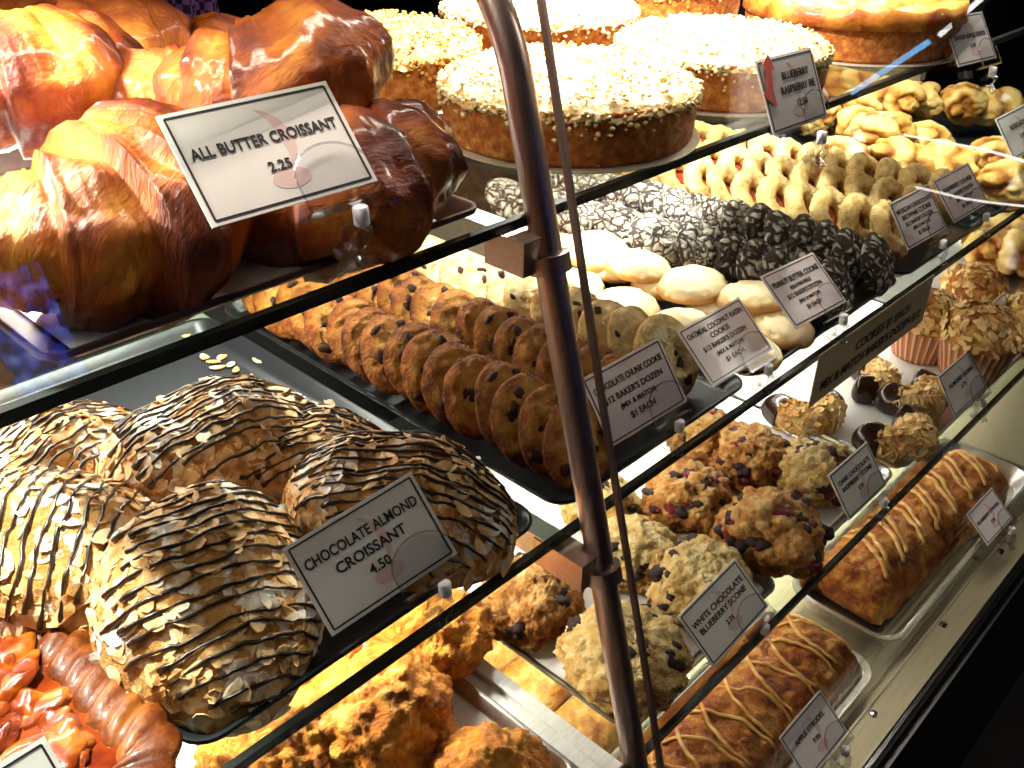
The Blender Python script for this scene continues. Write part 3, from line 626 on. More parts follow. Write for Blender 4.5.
low = [(1.665, .87), (1.815, .875), (1.665, 1.03), (1.82, 1.035), (1.66, 1.19), (1.815, 1.195), (1.655, 1.35), (1.81, 1.355), (1.65, 1.51), (1.80, 1.51), (1.65, 1.67), (1.79, 1.67)]
for k, (x, d) in enumerate(low):
    PL.put(k, W(x, d, G2+T), Euler((R(4*sin(k)), R(5*cos(k*2)), k)), f"pale domed cookie in the bottom layer, {'left' if k % 2 == 0 else 'right'} column, {ORD[k//2+1]} from the front", 1.0, PG)
top = [(597, 254, 'by the glass joint line'), (637, 271, 'just right of the glass joint'), (693, 289, 'nearest the crackled row in the middle'), (530, 238, 'behind the post'), (752, 303, 'under the top corner of the peanut butter card')]
for k, (px, py, w) in enumerate(top):
    p = P(px, py, G2+.055); PL.put(k+1, V((p.x, p.y, CAMZ+(G2+.041)*UN)), Euler((R(6), R(-8+4*k), k*2.)), 'pale domed cookie lying on top, '+w, 1.04, PG)

# ring cookies with a red centre
def ring(seed):
    off = V((seed, seed*1.7, 3)); NA, NP = 48, 20; vs = []; fs = []
    for i in range(NA):
        a = 2*pi*i/NA; c = V((.0275*cos(a), .0275*sin(a), .0125))
        for k in range(NP):
            ph = 2*pi*k/NP; n = V((cos(a)*cos(ph), sin(a)*cos(ph), sin(ph))); p = c+V((n.x*.0140, n.y*.0140, n.z*.0120)); q = NZ.noise(p*75+off)*.0036+(.42-NZ.voronoi(p*190+off)[0][0])*.0036; vs.append(p+n*q)
    for i in range(NA):
        for k in range(NP): fs.append((i*NP+k, i*NP+(k+1) % NP, ((i+1) % NA)*NP+(k+1) % NP, ((i+1) % NA)*NP+k))
    mn = min(v.z for v in vs); vs = [V((v.x, v.y, v.z-mn)) for v in vs]
    mb = MB(); mb.add(vs, fs); root = thing('ring_cookie', '', 'cookie'); mb.build('body', M['ring_cookie'], root, smooth='all')
    mb = MB(); mb.lathe([(.0001, .0105), (.009, .0115), (.0165, .010), (.0165, .003), (.0001, .003)], 28); mb.build('jam_centre', M['jam'], root, smooth='all'); return root
RG = Protos([ring(70+k) for k in range(3)])
for c, x in enumerate((2.40, 2.585, 2.765)):
    for k in range(12):
        f = k/11; ti = 58-20*f; d = .925+.86*f
        RG.put(k+c, W(x-.05*f, d, G2+T+.041*sin(R(ti))/UN*1.0+.004), Euler((R(ti), R(4*sin(k*3+c)), R(6*cos(k*2+c)))), f"shortbread ring with red centre, {ORD[k+1]} from the front of the {('left', 'middle', 'right')[c]} ring row", .97, 'jam centred ring cookies in three leaning rows')

# pastry knots heaped at the right of the middle shelf
def knot(seed):
    rg = random.Random(seed); off = V((seed*1.3, seed*2.1, 5)); vs, fs = ico(5); out = []; at = []
    for v in vs:
        p = V((v.x*.050, v.y*.036, v.z*.030)); fold = abs(sin(v.x*3.2+v.y*1.6+1.4*NZ.noise(v*1.2+off)))
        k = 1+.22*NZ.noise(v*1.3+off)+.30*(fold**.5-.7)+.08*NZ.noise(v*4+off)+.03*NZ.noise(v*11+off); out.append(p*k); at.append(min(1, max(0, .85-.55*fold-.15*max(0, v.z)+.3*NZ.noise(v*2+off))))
    mn = min(v.z for v in out); mb = MB(); mb.add([V((v.x, v.y, max(v.z-mn-.004, 0))) for v in out], fs, 0, at)
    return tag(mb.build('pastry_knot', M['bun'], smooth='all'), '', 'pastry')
KN = Protos([knot(80+k) for k in range(5)])
KG = 'folded pastry knots heaped at the right of the middle shelf'
kn = [(835, 178, 0, 'in front, nearest the ring cookies'), (893, 182, 0, 'in front, above the brownie cookie card'), (855, 145, .02, 'with dark dusting just below the blueberry raspberry pie card'), (880, 150, .05, 'with dusted top in the middle of the heap'),
      (910, 118, .05, 'dark brown at the back middle'), (955, 122, .045, 'large and orange at the back right'), (846, 100, .055, 'pale under the edge of the top shelf'), (890, 112, .10, 'topmost of the heap by the shelf edge'),
      (915, 160, 0, 'low between the dusted one and the right edge'), (993, 126, .03, 'dark at the right behind the glare lines'), (985, 178, 0, 'orange, right behind the paired cards'), (1010, 205, 0, 'orange at the right edge of the photo'), (812, 132, .02, 'behind the white clip of the pie card'), (862, 122, .05, 'back left of the heap'), (940, 185, .0, 'low behind the top of the paired cards')]
for k, (px, py, du, w) in enumerate(kn):
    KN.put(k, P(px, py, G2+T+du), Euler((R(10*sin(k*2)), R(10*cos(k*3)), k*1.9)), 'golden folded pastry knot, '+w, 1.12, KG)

# ------------------------------------------------------------------ scones
def scone(seed, name, m, Rr=.058, H=.048, craggy=1.0, berries=(), nb=0, bs=.006):
    rg = random.Random(seed*5+2); off = V((seed*2.2, seed*3.9, seed*.7)); vs, fs = ico(6); out = []; at = []
    for v in vs:
        z = v.z; f1 = NZ.voronoi(v*4.6+off)[0][0]; f2 = NZ.voronoi(v*10+off)[0][0]
        k = 1+.16*NZ.noise(v*1.5+off)+craggy*(.13*NZ.noise(v*3.2+off)+.13*(.42-f1)+.075*(.42-f2)+.035*NZ.noise(v*24+off))
        out.append(V((v.x*Rr*k, v.y*Rr*k*.94, (z*H*.68 if z > 0 else z*H*.34)*k))); at.append(min(1, max(0, .62-.42*max(0, z)+.55*(f1-.4)+.45*(f2-.4)+.3*NZ.noise(v*3+off))))
    mn = min(v.z for v in out); base = [V((v.x, v.y, max(v.z-mn-H*.10, .0003))) for v in out]
    mb = MB(); mb.add(base, fs, 0, at); root = thing(name, '', 'scone'); mb.build('body', M[m], root, smooth='all')
    for k in range(nb):
        if k % 3 == 0: anc = vs[rg.choice([i for i in range(0, len(vs), 97) if vs[i].z > -.05])]
        i = min(rg.sample(range(len(base)), 400), key=lambda q: (vs[q]-anc-V((rg.gauss(0, .10), rg.gauss(0, .10), rg.gauss(0, .10)))).length)
        nm, mt = berries[k % len(berries)]; s = bs*rg.uniform(.6, 1.35); chip(nm, M[mt], root, base[i]-vs[i]*s*.50, (s*rg.uniform(.9, 1.7), s, s*.7), k % 4, rg.uniform(0, 6))
    return root
BB = [('blueberry', 'berry')]
def put_sc(o, px, py, u, rz, sc, label, group, tilt=0):
    o.location = P(px, py, u); o.rotation_euler = (R(tilt), 0, R(rz)); o.scale = (sc,)*3; o['label'] = label; o['group'] = group; return o
SP = G3+T+.004
WG = 'pale blueberry scones in the pan beside the post'
w1 = [(528, 612, 1.02, 'dark bottomed pale blueberry scone lying left of the post under the shelf edge'), (622, 672, 1.12, 'large pale blueberry scone behind the lower post'),
      (632, 565, .95, 'pale blueberry scone at the back right of the post collar'), (697, 598, 1.05, 'pale blueberry scone hidden partly by the white chocolate card'), (598, 512, .9, 'pale blueberry scone furthest back, mostly behind the post')]
for k, (px, py, s, lab) in enumerate(w1):
    put_sc(scone(100+k, 'blueberry_scone', 'scone_pale' if k else 'scone_gold', berries=BB, nb=21, bs=.0068, H=.060), px, py, SP, k*70, s, lab, WG)
DG = 'berry studded scones in the middle pan of the lowest shelf'
RB = [('blueberry', 'berry'), ('raspberry', 'raspberry'), ('blueberry', 'berry')]
w2 = [(686, 512, 1.0, 'raspberry scone under the middle shelf edge, left in its pan'), (745, 470, .98, 'golden raspberry scone at the back of the middle pan'), (765, 548, 1.14, 'largest raspberry scone, at the front of the middle pan'),
      (812, 486, 1.0, 'crumbly pale scone behind the dark chocolate card'), (702, 452, .9, 'berry scone at back left of the middle pan, seen through the shelf')]
for k, (px, py, s, lab) in enumerate(w2):
    put_sc(scone(120+k, 'raspberry_scone', 'scone_pale' if k == 3 else 'scone_gold', berries=RB, nb=42, bs=.0066, H=.062), px, py, SP, k*50, s, lab, DG)
OG = 'orange cheese scones at the lower left'
w3 = [(375, 738, 1.28, 'tall orange cheese scone beside the white rail, under the shelf edge'), (492, 800, .98, 'orange cheese scone cut by the bottom edge of the photo'), (285, 770, 1.25, 'orange cheese scone below the front edge of the dark tray'), (300, 690, 1.1, 'orange cheese scone behind the tall one, mostly under the tray'), (430, 652, 1.05, 'orange cheese scone at the back of its pan')]
for k, (px, py, s, lab) in enumerate(w3):
    put_sc(scone(140+k, 'cheese_scone', 'cheese', craggy=.85, H=.066), px, py, SP, k*80, s, lab, OG)

# ------------------------------------------------------------------ almond horns
def horn(seed, arc=1.95):
    rg = random.Random(seed); off = V((seed*1.9, 2, seed)); Rr, r0 = .027, .0175; NT, NP = 90, 26; tip = .62
    def ctr(t): a = t*arc; return V((Rr*sin(a), Rr*cos(a), 0)), V((sin(a), cos(a), 0))
    def pnt(t, ph, grow=0):
        c, nn = ctr(t); e = 1-max(0, (abs(t)-.86)/.14)**2; r = r0*(1-.12*abs(t))*sqrt(max(.0, e))+grow*sqrt(max(0, e))+.0003
        n = nn*cos(ph)+V((0, 0, sin(ph))); p = c+n*r; k = NZ.noise(p*60+off)*.0018
        if grow: k = NZ.noise(p*55+off)*.0022
        p += n*k; p.z = max(p.z, -.012); return p, n
    def part(t0, t1, nt, grow, name, m, par):
        vs = []; fs = []
        for i in range(nt+1):
            for k in range(NP): vs.append(pnt(t0+(t1-t0)*i/nt, 2*pi*k/NP, grow)[0]+V((0, 0, .012)))
        for i in range(nt):
            for k in range(NP): fs.append((i*NP+k, i*NP+(k+1) % NP, (i+1)*NP+(k+1) % NP, (i+1)*NP+k))
        fs += [tuple(range(NP-1, -1, -1)), tuple(nt*NP+k for k in range(NP))]
        mb = MB(); mb.add(vs, fs); return mb.build(name, m, par, smooth='all')
    root = thing('almond_horn', '', 'pastry'); part(-1, 1, NT, 0, 'body', M['ring_cookie'], root)
    mb = MB()
    for k in range(230):
        t = rg.uniform(-tip, tip); ph = rg.uniform(-.7, pi+.7); p, n = pnt(t, ph); nn = n+V((rg.gauss(0, .3), rg.gauss(0, .3), rg.gauss(0, .3))); flake_geo(rg, p+V((0, 0, .012))+n*.0010, nn, .0050, mb)
    o = mb.build('almond_flakes', M['flake_plain'], root, smooth=False); o['kind'] = 'stuff'
    for s in (-1, 1): part(s*(tip-.04), s*1.0, 26, .0022, 'chocolate_tip', M['dipchoc'], root)
    return root
HG = 'almond horns with chocolate dipped ends'
hs = [(884, 440, -192, 1.36, 'almond horn nearest the front of its pan, chocolate ends pointing left'), (903, 400, -192, 1.28, 'almond horn behind the front one, below the muffins'), (800, 416, -215, 1.3, 'almond horn at the left under the hanging tan card'), (858, 386, -150, 1.2, 'almond horn half hidden behind the hanging tan card')]
for k, (px, py, rz, s, lab) in enumerate(hs):
    o = horn(160+k); o.location = P(px, py, SP+.002); o.rotation_euler = (0, 0, R(rz)); o.scale = (s,)*3; o['label'] = lab; o['group'] = HG

# ------------------------------------------------------------------ muffins
def muffin(seed):
    rg = random.Random(seed); root = thing('almond_muffin', '', 'muffin'); NA, NZs = 120, 8; vs = []; at = []; fs = []
    for i in range(NZs+1):
        f = i/NZs
        for k in range(NA):
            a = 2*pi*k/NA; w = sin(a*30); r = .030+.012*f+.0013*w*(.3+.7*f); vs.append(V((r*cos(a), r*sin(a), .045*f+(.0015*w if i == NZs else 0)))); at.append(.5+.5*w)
    m_ = len(vs)
    for i in range(NZs+1):
        f = 1-i/NZs
        for k in range(NA):
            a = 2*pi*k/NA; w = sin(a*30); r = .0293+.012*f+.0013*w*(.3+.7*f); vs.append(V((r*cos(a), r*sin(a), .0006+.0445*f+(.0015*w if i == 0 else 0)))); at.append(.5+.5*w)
    L_ = 2*NZs+1
    for i in range(L_):
        for k in range(NA): fs.append((i*NA+k, i*NA+(k+1) % NA, (i+1)*NA+(k+1) % NA, (i+1)*NA+k))
    fs += [tuple(range(NA-1, -1, -1)), tuple(L_*NA+k for k in range(NA))]
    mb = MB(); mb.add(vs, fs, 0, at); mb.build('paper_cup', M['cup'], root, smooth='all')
    off = V((seed, 1, seed*2)); v0, f0 = ico(5); out = []
    for v in v0:
        k = 1+.08*NZ.noise(v*2+off)+.05*NZ.noise(v*6+off); z = v.z
        out.append(V((v.x*.044*k*(1 if z > -.1 else max(.75, 1+z*.5)), v.y*.044*k*(1 if z > -.1 else max(.75, 1+z*.5)), .045+(z*.034 if z > 0 else z*.014)*k)))
    mb = MB(); mb.add(out, f0); mb.build('muffin_top', M['muffin'], root, smooth='all')
    mb = MB()
    for k in range(150):
        i = rg.randrange(len(out))
        while v0[i].z < .0: i = rg.randrange(len(out))
        flake_geo(rg, out[i]+v0[i]*.0004, v0[i]+V((rg.gauss(0, .2), rg.gauss(0, .2), rg.gauss(0, .2))), .0052, mb)
    o = mb.build('almond_flakes', M['flake_plain'], root, smooth=False); o['kind'] = 'stuff'; return root
MG = 'almond topped muffins in fluted paper cups'
for k, (px, py, s, lab) in enumerate(((968, 372, 1.42, 'almond muffin in a fluted cup, nearest the almond horn card'), (918, 353, 1.35, 'almond muffin behind the right end of the hanging tan card'), (1030, 350, 1.3, 'almond muffin at the right edge of the photo'), (965, 315, 1.15, 'almond muffin in the back row of the pan'))):
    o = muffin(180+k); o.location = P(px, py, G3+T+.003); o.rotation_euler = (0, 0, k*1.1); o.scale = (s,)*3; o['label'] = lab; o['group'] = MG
for k, (px, py, lab) in enumerate(((985, 262, 'pale golden pastry at the right edge below the shelf line'), (1015, 272, 'pale golden pastry cut by the right edge of the photo'), (1008, 250, 'pale golden pastry at the back of the far right pan'))):
    KN.put(k, P(px, py, G3+T+.003), Euler((0, 0, k*1.3)), lab, 1.25, 'golden pastries in the far right pan of the lowest shelf')

# ------------------------------------------------------------------ strudels and puff squares on the deck
def strudel(seed, Lx, Wd, H, strips, rs=.0032):
    off = V((seed, seed*2.3, seed*.9)); NX, NPh = 170, 72
    def prof(x, ph, g=0):
        e = abs(x)/(Lx/2); endk = (max(0, 1-max(0, (e-.90)/.10)**2))**.5
        yy = cos(ph); zz = sin(ph); sq = (abs(yy)**2.8+abs(zz)**2.8)**(-1/2.8)
        dent = 1-.03*(.5+.5*cos(x*95+seed))
        n = NZ.noise(V((x*22, ph*1.5, seed)))*.0050+NZ.noise(V((x*60, ph*4, seed)))*.0034+NZ.noise(V((x*150, ph*10, seed)))*.0020+NZ.noise(V((x*320, ph*22, seed)))*.0010+(.42-NZ.voronoi(V((x*75, ph*4.2, seed)))[0][0])*.0045
        return V((x+.004*NZ.noise(V((ph*2, seed, x*3))), yy*sq*(Wd/2*dent*(.82+.18*endk)+n+g), max(-.0005, zz*sq*(H*dent*(.55+.45*endk)+n+g))))
    vs = []; fs = []; at = []
    for i in range(NX+1):
        x = -Lx/2+Lx*i/NX
        for k in range(NPh):
            ph = pi*k/(NPh-1); p = prof(x, ph); vs.append(p); at.append(min(1, max(0, .35+.35*abs(cos(ph))+.4*NZ.noise(V((x*30, ph*3, seed))))))
    for i in range(NX):
        for k in range(NPh): fs.append((i*NPh+k, i*NPh+(k+1) % NPh, (i+1)*NPh+(k+1) % NPh, (i+1)*NPh+k))
    fs += [tuple(range(NPh-1, -1, -1)), tuple(NX*NPh+k for k in range(NPh))]
    mb = MB(); mb.add(vs, fs, 0, at); root = thing('strudel', '', 'strudel'); mb.build('loaf', M['strudel'], root, smooth='all')
    for (x0, p0, x1, p1, bow) in strips:
        pts = [prof(max(-Lx*.485, min(Lx*.485, x0+(x1-x0)*t+bow*sin(pi*t))), p0+(p1-p0)*t, .0012) for t in [j/26 for j in range(27)]]
        mb = MB(); mb.tube(pts, [rs*(.75+.25*sin(pi*j/26))*(1+.12*NZ.noise(V((j*.6, x0*40, seed)))) for j in range(27)], 9, flat=.7); mb.build('lattice_strip', M['lattice'], root, smooth='all')
    return root
Lx = .42
st = []
for k in range(8):
    c = -Lx/2+.045+k*.052; st += [(c+.045, .62, c-.010, 2.2, .010), (c+.062, .70, c+.006, 2.1, .010)]
o = strudel(1, Lx, .118, .060, st, .0040); o.location = W(2.49, .650, DK+.008); o.rotation_euler = (0, 0, R(-3)); tag(o, 'long strudel with paired diagonal stripes at lower right', 'strudel')
st = []; rg = random.Random(4)
for k in range(9):
    c = -Lx/2+.012+k*.050
    st += [(c, .45, c+.040, 2.35, .020), (c+.062, .5, c+.000, 2.25, -.018)]
o = strudel(2, .41, .122, .058, st, .0026); o.location = W(1.455, .630, DK+.008); o.rotation_euler = (0, 0, R(1)); tag(o, 'strudel criss-crossed with thin curved strips at the bottom of the photo', 'strudel')
def puff(seed):
    off = V((seed, seed*3, 1)); n = 26; vs = []; fs = []; w = .040
    for i in range(n+1):
        for j in range(n+1):
            x, y = -1+2*i/n, -1+2*j/n; e = max(abs(x), abs(y)); z = .020*(1-e**6)+.004*(1-e*e)+.0025*NZ.noise(V((x*3, y*3, seed)))+.002*sin((x-y)*8)*(e < .8)
            vs.append(V((x*w*(1-.05*y*y), y*w*(1-.05*x*x), max(z, .002))))
    q = len(vs); vs += [V((v.x*.98, v.y*.98, 0)) for v in vs]
    for i in range(n):
        for j in range(n):
            a = i*(n+1)+j; fs += [(a, a+n+1, a+n+2, a+1), (a+q, a+1+q, a+n+2+q, a+n+1+q)]
    b = [i*(n+1) for i in range(n+1)]+[n*(n+1)+j for j in range(1, n+1)]+[i*(n+1)+n for i in range(n-1, -1, -1)]+[j for j in range(n-1, 0, -1)]
    for k in range(len(b)): fs.append((b[k], b[(k+1) % len(b)], b[(k+1) % len(b)]+q, b[k]+q))
    mb = MB(); mb.add(vs, fs); return tag(mb.build('puff_square', M['pastry'], smooth='all'), '', 'pastry')
PF = Protos([puff(k) for k in range(3)])
pf = [(1.235, .905), (1.235, 1.085), (1.235, 1.265), (1.42, .905), (1.42, 1.085), (1.05, .905), (1.05, 1.085), (1.05, 1.265), (1.42, 1.265)]
pl = ['golden puff pastry square by the post foot, between rail and scone pan', 'golden puff pastry square behind the one by the post foot', 'golden puff pastry square furthest back between rail and scone pan']
for k, (x, d) in enumerate(pf):
    lab = pl[k] if k < 3 else f"golden puff pastry square on the deck under the {'scone pan' if x > 1.3 else 'white rail'}, {ORD[(1, 2, 3)[[.905, 1.085, 1.265].index(d)]]} from the front"
    PF.put(k, W(x, d, DK+.008), Euler((0, 0, R(3*sin(k*2)))), lab, 1.1, 'golden puff pastry squares on the deck')
tray('sheet_pan', 'sheet pan of puff pastry squares down on the deck', .93, 1.56, .80, 1.46, DK, .014, M['pan'], .006, .012)

# ------------------------------------------------------------------ cakes
def cake(name, label, px, py, Rc, H, top, group, seed, u=G1, crumbm='crumb', board=True):
    rg = random.Random(seed); base = P(px, py, u+.003); rg2 = V((seed, 2, 3))
    if board:
        mb = MB(); mb.lathe([(.0001, 0), (Rc*1.035, 0), (Rc*1.04, .0012), (Rc*1.03, .0020), (.0001, .0022)], 72)
        b = tag(mb.build('cake_board', M['board'], loc=base), 'round foil board under the '+label.split(',')[0].replace(' with a brightly lit crumb top', '').replace('glazed torte with a wavy orange top', 'glazed torte'), 'cake board', 'round boards under the cakes')
        base = base+V((0, 0, .0028))
    root = thing(name, label, 'cake', base, (0, 0, 0), group); NA, NR = 96, 14; vs = []; fs = []
    prof = [(.0001, 0)]+[(Rc*.97, 0)]+[(Rc*(.972+.022*sin(pi*.5*k/NR)), H*.93*k/NR) for k in range(1, NR+1)]+[(Rc*.97, H*.94), (Rc*.6, H*.95), (.0001, H*.95)]
    for r, z in prof:
        for k in range(NA):
            a = 2*pi*k/NA; q = r+(NZ.noise(V((cos(a)*9, sin(a)*9, z*130+seed)))*.0010+NZ.noise(V((cos(a)*30, sin(a)*30, z*420)))*.0007)*(r > Rc*.5); vs.append(V((q*cos(a), q*sin(a), z)))
    n = len(prof)
    for i in range(n-1):
        for k in range(NA): fs.append((i*NA+k, i*NA+(k+1) % NA, (i+1)*NA+(k+1) % NA, (i+1)*NA+k))
    mb = MB(); mb.add(vs, fs); mb.build('cake_body', M['cake'], root, smooth='all')
    mb = MB()
    if top == 'crumb':
        NQ, NB = 46, 180; vs = [V((0, 0, H*1.04+.006))]; fs = []
        for i in range(1, NQ+1):
            q = 1-(1-i/NQ)**1.5
            for k in range(NB):
                a = 2*pi*k/NB; e = 1+.018*NZ.noise(V((cos(a)*7, sin(a)*7, seed)))+.010*NZ.noise(V((cos(a)*25, sin(a)*25, seed))); x, y = Rc*1.016*q*e*cos(a), Rc*1.016*q*e*sin(a)
                z = H*1.04+.0052*(1-q**8)-(q**16)*(.0095+.004*NZ.noise(V((cos(a)*9, sin(a)*9, seed+7))))+(.42-NZ.voronoi(V((x*150, y*150, seed)))[0][0])*.0055+(.42-NZ.voronoi(V((x*330, y*330, seed)))[0][0])*.0024+NZ.noise(V((x*40, y*40, seed)))*.003
                vs.append(V((x, y, z)))
        for k in range(NB): fs.append((0, 1+k, 1+(k+1) % NB))
        for i in range(NQ-1):
            for k in range(NB): fs.append((1+i*NB+k, 1+(i+1)*NB+k, 1+(i+1)*NB+(k+1) % NB, 1+i*NB+(k+1) % NB))
        fs.append(tuple(1+(NQ-1)*NB+k for k in range(NB-1, -1, -1))); mb.add(vs, fs)
        for k in range(420):    # crumbs clinging below the rim
            a = rg.uniform(0, 6.283); r = Rc*rg.uniform(1.0, 1.012); s = rg.uniform(.0010, .0026); z = H*(1.0-abs(rg.gauss(0, .16))-.04*(1+NZ.noise(V((cos(a)*6, sin(a)*6, seed)))))
            mb.blob((r*cos(a), r*sin(a), z), (s*rg.uniform(.8, 1.3), s*rg.uniform(.8, 1.3), s), 1, .5, 1.7, k*.53)
        for k in range(560):
            a = rg.uniform(0, 6.283); q = sqrt(rg.uniform(0.05, 1)); r = Rc*(q*.99); s = rg.uniform(.0010, .0026); z = H*1.04+.005*(1-q**8)-.005*(q > .95)+rg.uniform(0, .002)
            mb.blob((r*cos(a), r*sin(a), z), (s*rg.uniform(.8, 1.3), s, s*.8), 1, .5, 1.7, k*.37)
        o = mb.build('crumb_topping', M[crumbm], root, smooth='all'); o['kind'] = 'stuff'
    else:
        NR2 = 34; vs = [V((0, 0, H+.012))]; fs = []; at = [.4]
        for i in range(1, NR2+1):
            q = i/NR2
            for k in range(NA):
                a = 2*pi*k/NA; x, y = Rc*1.03*q*cos(a), Rc*1.03*q*sin(a); f = NZ.voronoi(V((x*32, y*32, seed)))[0]; z = H+.006+.012*(.5-f[0])*(1-q**8)+.010*(q**3)*(1+.6*NZ.noise(V((cos(a)*5, sin(a)*5, 1))))*(q < .985)-(.012 if q > .985 else 0)
                vs.append(V((x, y, z))); at.append(min(1, .25+f[0]*.8))
        for k in range(NA): fs.append((0, 1+k, 1+(k+1) % NA))
        for i in range(NR2-1):
            for k in range(NA): fs.append((1+i*NA+k, 1+(i+1)*NA+k, 1+(i+1)*NA+(k+1) % NA, 1+i*NA+(k+1) % NA))
        fs.append(tuple(1+(NR2-1)*NA+k for k in range(NA-1, -1, -1)))
        mb.add(vs, fs, 0, at); mb.build('glazed_top', M['torte_top'], root, smooth='all')
    return root
CG = 'tall round crumb cakes on the top shelf'
cake('crumb_cake', 'front crumb cake right of the post with a brightly lit crumb top', 567, 131, .1155, .047, 'crumb', CG, 1)
cake('crumb_cake', 'crumb cake behind the blueberry raspberry pie card', 717, 88, .110, .048, 'crumb', CG, 2)
cake('crumb_cake', 'golden crumb cake beside the top croissant', 368, 89, .116, .050, 'crumb', CG, 3, crumbm='crumb_gold')
cake('crumb_cake', 'crumb cake behind the post at the top of the photo', 538, 49, .117, .050, 'crumb', CG, 4)
cake('crumb_cake', 'crumb cake furthest back, cut by the top edge of the photo', 655, 16, .117, .050, 'crumb', CG, 5, crumbm='crumb_gold')
cake('fruit_torte', 'glazed torte with a wavy orange top at upper right', 846, 43, .132, .043, 'torte', None, 6)
for k, (px, py) in enumerate(((440, 118), (622, 163), (640, 160), (598, 167), (470, 150), (672, 152), (520, 164))):
    mb = MB(); s = .0028 if k != 1 else .005; mb.blob((0, 0, s*.6), (s*1.2, s, s*.8), 1, .4, 1.6, k); tag(mb.build('cake_crumb', M['crumb_gold'], loc=P(px, py, G1+.0085)), 'small crumb fallen on the board of the front crumb cake', 'crumb', 'crumbs on the front cake board')

# ------------------------------------------------------------------ glazed fruit pie at lower left
pie = thing('fruit_pie', 'glazed fruit slab pie with a crimped crust at the lower left corner', 'pie', W(-.035, 1.13, G2))
pw, pd = .325, .35
tin = MB(); tin.loft([rrect(pw-.03, pd-.03, .02, .001), rrect(pw-.006, pd-.006, .026, .020), rrect(pw, pd, .028, .021), rrect(pw, pd, .028, .019), rrect(pw-.026, pd-.026, .022, 0)]); tin.build('pie_tin', M['pan'], pie)
lo = [rrect(pw-.034, pd-.034, .02, .003, 10), rrect(pw-.02, pd-.02, .024, .022, 10), rrect(pw-.05, pd-.05, .02, .026, 10)]
MB().loft(lo).build('filling', M['gel'], pie, 'all')
mb = MB(); rim = rrect(pw-.026, pd-.026, .026, .024, 16); pts = []
for k in range(len(rim)):
    a, b = rim[k], rim[(k+1) % len(rim)]; n = max(1, int((b-a).length/.0028)); pts += [a+(b-a)*j/n for j in range(n)]
tot = 0; vs = []; fs = []; NP = 14; n = len(pts)
for k, p in enumerate(pts):
    q = pts[(k+1) % n]; t = (q-pts[k-1]).normalized(); e = V((t.y, -t.x, 0)); tot += (p-pts[k-1]).length if k else 0
    cr_ = abs(sin(tot*pi/.0185+.5))**.5; r = .0085+.0030*cr_+.0012*NZ.noise(V((tot*90, 1, 2)))
    for j in range(NP):
        ph = 2*pi*j/NP; vs.append(p+e*cos(ph)*r*1.75+V((0, 0, 1))*sin(ph)*(r*.55+.0035*cr_)+t*.011*cos(ph)+V((0, 0, .0007))*NZ.noise(p*140+V((ph, 0, 0))))
for k in range(n):
    for j in range(NP): fs.append((k*NP+j, k*NP+(j+1) % NP, ((k+1) % n)*NP+(j+1) % NP, ((k+1) % n)*NP+j))
mb.add(vs, fs); mb.build('crimped_crust', M['piecrust'], pie, 'all')
rg = random.Random(9); mb = MB()
for k in range(130):
    x, y = rg.uniform(-.5, .5)*(pw-.085), rg.uniform(-.5, .5)*(pd-.085); rot = Euler((rg.uniform(-.35, .35), rg.uniform(-.35, .35), rg.uniform(0, 6))).to_matrix(); s = rg.uniform(.8, 1.4)
    mb.blob((x, y, .025+rg.uniform(-.002, .004)), (.021*s, .013*s, .007*s), 3, .5, 1.3, k*.61, rot)
o = mb.build('fruit_slices', M['fruit'], pie, 'all'); o['kind'] = 'stuff'

# ------------------------------------------------------------------ dim things behind the case
mb = MB(); rows = []
for i in range(13):
    f = i/12; rows.append([V((.16*(j/16-.5)*(1-.15*f), .02*sin(j*1.3+f*2)+.012*(1 if sd else -1)*.2, -.5*f)) for sd, rng in ((0, range(17)), (1, range(16, -1, -1))) for j in rng])
mb.loft(rows)
def cloth():
    m, nt, b, N, L = newmat('purple_check_cloth'); tc = N('ShaderNodeTexCoord'); w = N('ShaderNodeTexChecker'); w.inputs['Scale'].default_value = 60; w.inputs[1].default_value = (.30, .12, .40, 1); w.inputs[2].default_value = (.03, .01, .05, 1)
    L(tc.outputs['Object'], w.inputs[0]); L(w.outputs[0], b.inputs['Base Color']); b.inputs['Roughness'].default_value = .8; return m
o = mb.build('hanging_cloth', cloth(), smooth='all', loc=P(185, -5, -.37*2.0/1.0*.9)); tag(o, 'purple checked cloth hanging in the dark behind the croissants', 'cloth')
mb = MB(); mb.cyl((0, 0, -2.2), (0, 0, 1.2), .018, 16); p = P(283, 15, -.70); o = mb.build('dark_pipe', plain('grey_pipe', (.10, .10, .11), .4), loc=(p.x, p.y, 2.2)); tag(o, 'thin grey pipe standing in the dark behind the crumb cakes', 'pipe')

# ------------------------------------------------------------------ world, front fill light, camera, view
w = bpy.data.worlds.new('room'); bpy.context.scene.world = w; w.use_nodes = True; w.node_tree.nodes['Background'].inputs[0].default_value = (.5, .55, .7, 1); w.node_tree.nodes['Background'].inputs[1].default_value = .006
l = bpy.data.lights.new('front_fill_spot', 'SPOT'); l.energy = 85; l.spot_size = R(60); l.spot_blend = .5; l.shadow_soft_size = .10; l.color = (1, .87, .76)  # unseen spot added as front fill for the cards
o = bpy.data.objects.new('front_fill_spot', l); C.objects.link(o); o.location = (3.0, -1.5, 2.95); o.rotation_euler = (V((1.0, .45, 1.05))-o.location).to_track_quat('-Z', 'Y').to_euler()
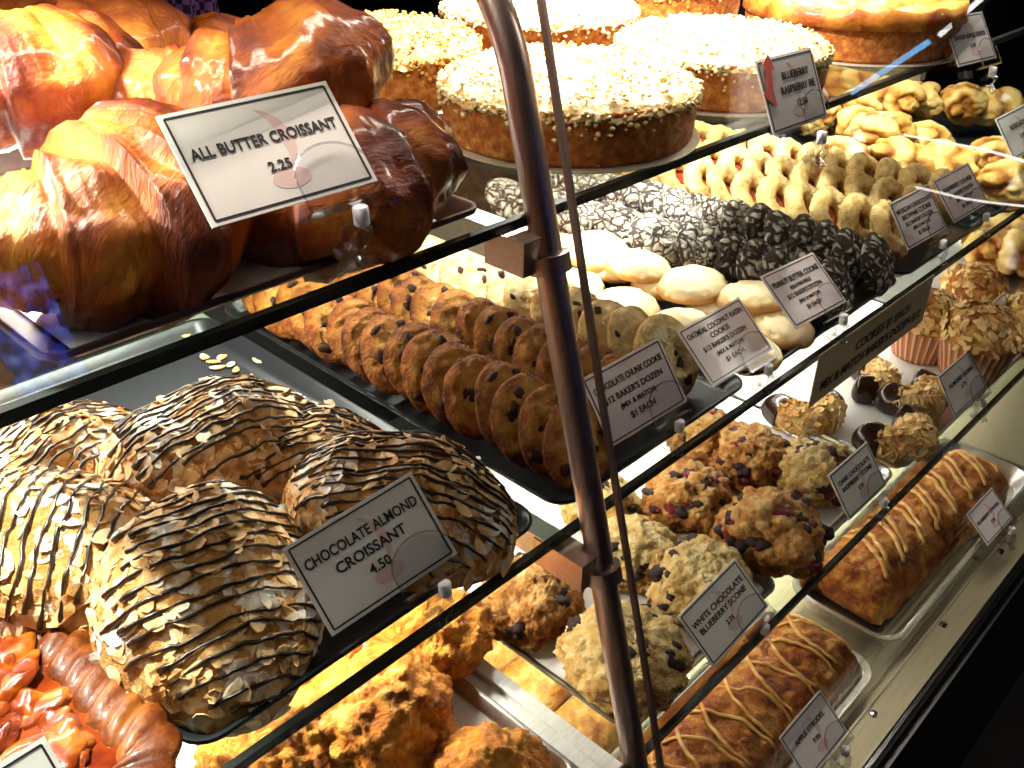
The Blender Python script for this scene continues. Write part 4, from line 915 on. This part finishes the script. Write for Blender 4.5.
# glowing stand-ins added on the shop walls to give reflections in the front glass
def reflection_tube(a, b, r, m, label, cat='lamp'):
    mb = MB(); mb.cyl(a, b, r, 12); tag(mb.build('reflection_tube', m, smooth='all'), label, cat, 'glowing tubes added on the right hand shop wall for reflections')
reflection_tube((5.492, -1.70, .985), (5.492, -1.06, .65), .006, emit('white_tube', (1, .95, .9), 5), 'upper white tube added for a thin reflection across the pastry knots')
reflection_tube((5.494, -1.72, .68), (5.494, -1.12, .425), .006, emit('white_tube_dim', (1, .95, .9), 4), 'lower white tube added for a thin reflection across the paired cards')
reflection_tube((5.492, -1.92, 1.31), (5.492, -1.42, 1.42), .016, emit('blue_tube', (.15, .55, 1), 4), 'blue tube added for a reflection across the glazed torte')
reflection_tube((5.492, -1.36, 1.43), (5.492, -1.1, 1.53), .014, emit('white_tube_short', (1, .97, .95), 5), 'short white tube added for a reflection touching the dutch apple card')
def panel():
    m, nt, b, N, L = newmat('blue_glow'); tc = N('ShaderNodeTexCoord'); n = N('ShaderNodeTexNoise'); n.inputs['Scale'].default_value = 18; n.inputs['Detail'].default_value = 5; L(tc.outputs['Object'], n.inputs['Vector'])
    r = ramp(N, [(.42, (.004, .006, .05)), (.55, (.03, .07, .7)), (.7, (.25, .35, 1))]); L(n.outputs['Fac'], r.inputs[0]); L(r.outputs[0], b.inputs['Emission Color']); b.inputs['Emission Strength'].default_value = 5; b.inputs['Base Color'].default_value = (.01, .01, .02, 1); return m
scr = thing('reflection_panel', 'blue lit screen added on the front wall for its reflection in the glass', 'panel', (1.08, -2.98, 1.56))  # glowing panel added to give the blue reflection at the left
MB().box((0, .012, 0), (.26, .006, .46)).build('panel', panel(), scr, False); MB().box((0, 0, 0), (.28, .018, .48)).build('frame', M['black'], scr, False)
cam = bpy.data.cameras.new('camera'); cam.sensor_width = 36; cam.lens = F/1024*36; cam.clip_start = .01; co = bpy.data.objects.new('camera', cam); C.objects.link(co)
m3 = Matrix((A[0], (-A[1][0], -A[1][1], -A[1][2]), (-A[2][0], -A[2][1], -A[2][2]))).transposed()
bpy.context.scene.cycles.transparent_max_bounces = 48; bpy.context.scene.cycles.max_bounces = 10
co.matrix_world = Matrix.Translation((0, 0, CAMZ))@m3.to_4x4(); bpy.context.scene.camera = co
vs_ = bpy.context.scene.view_settings; vs_.view_transform = 'Standard'; vs_.look = 'None'; vs_.gamma = 1; vs_.use_curve_mapping = False; vs_.exposure = 0.0
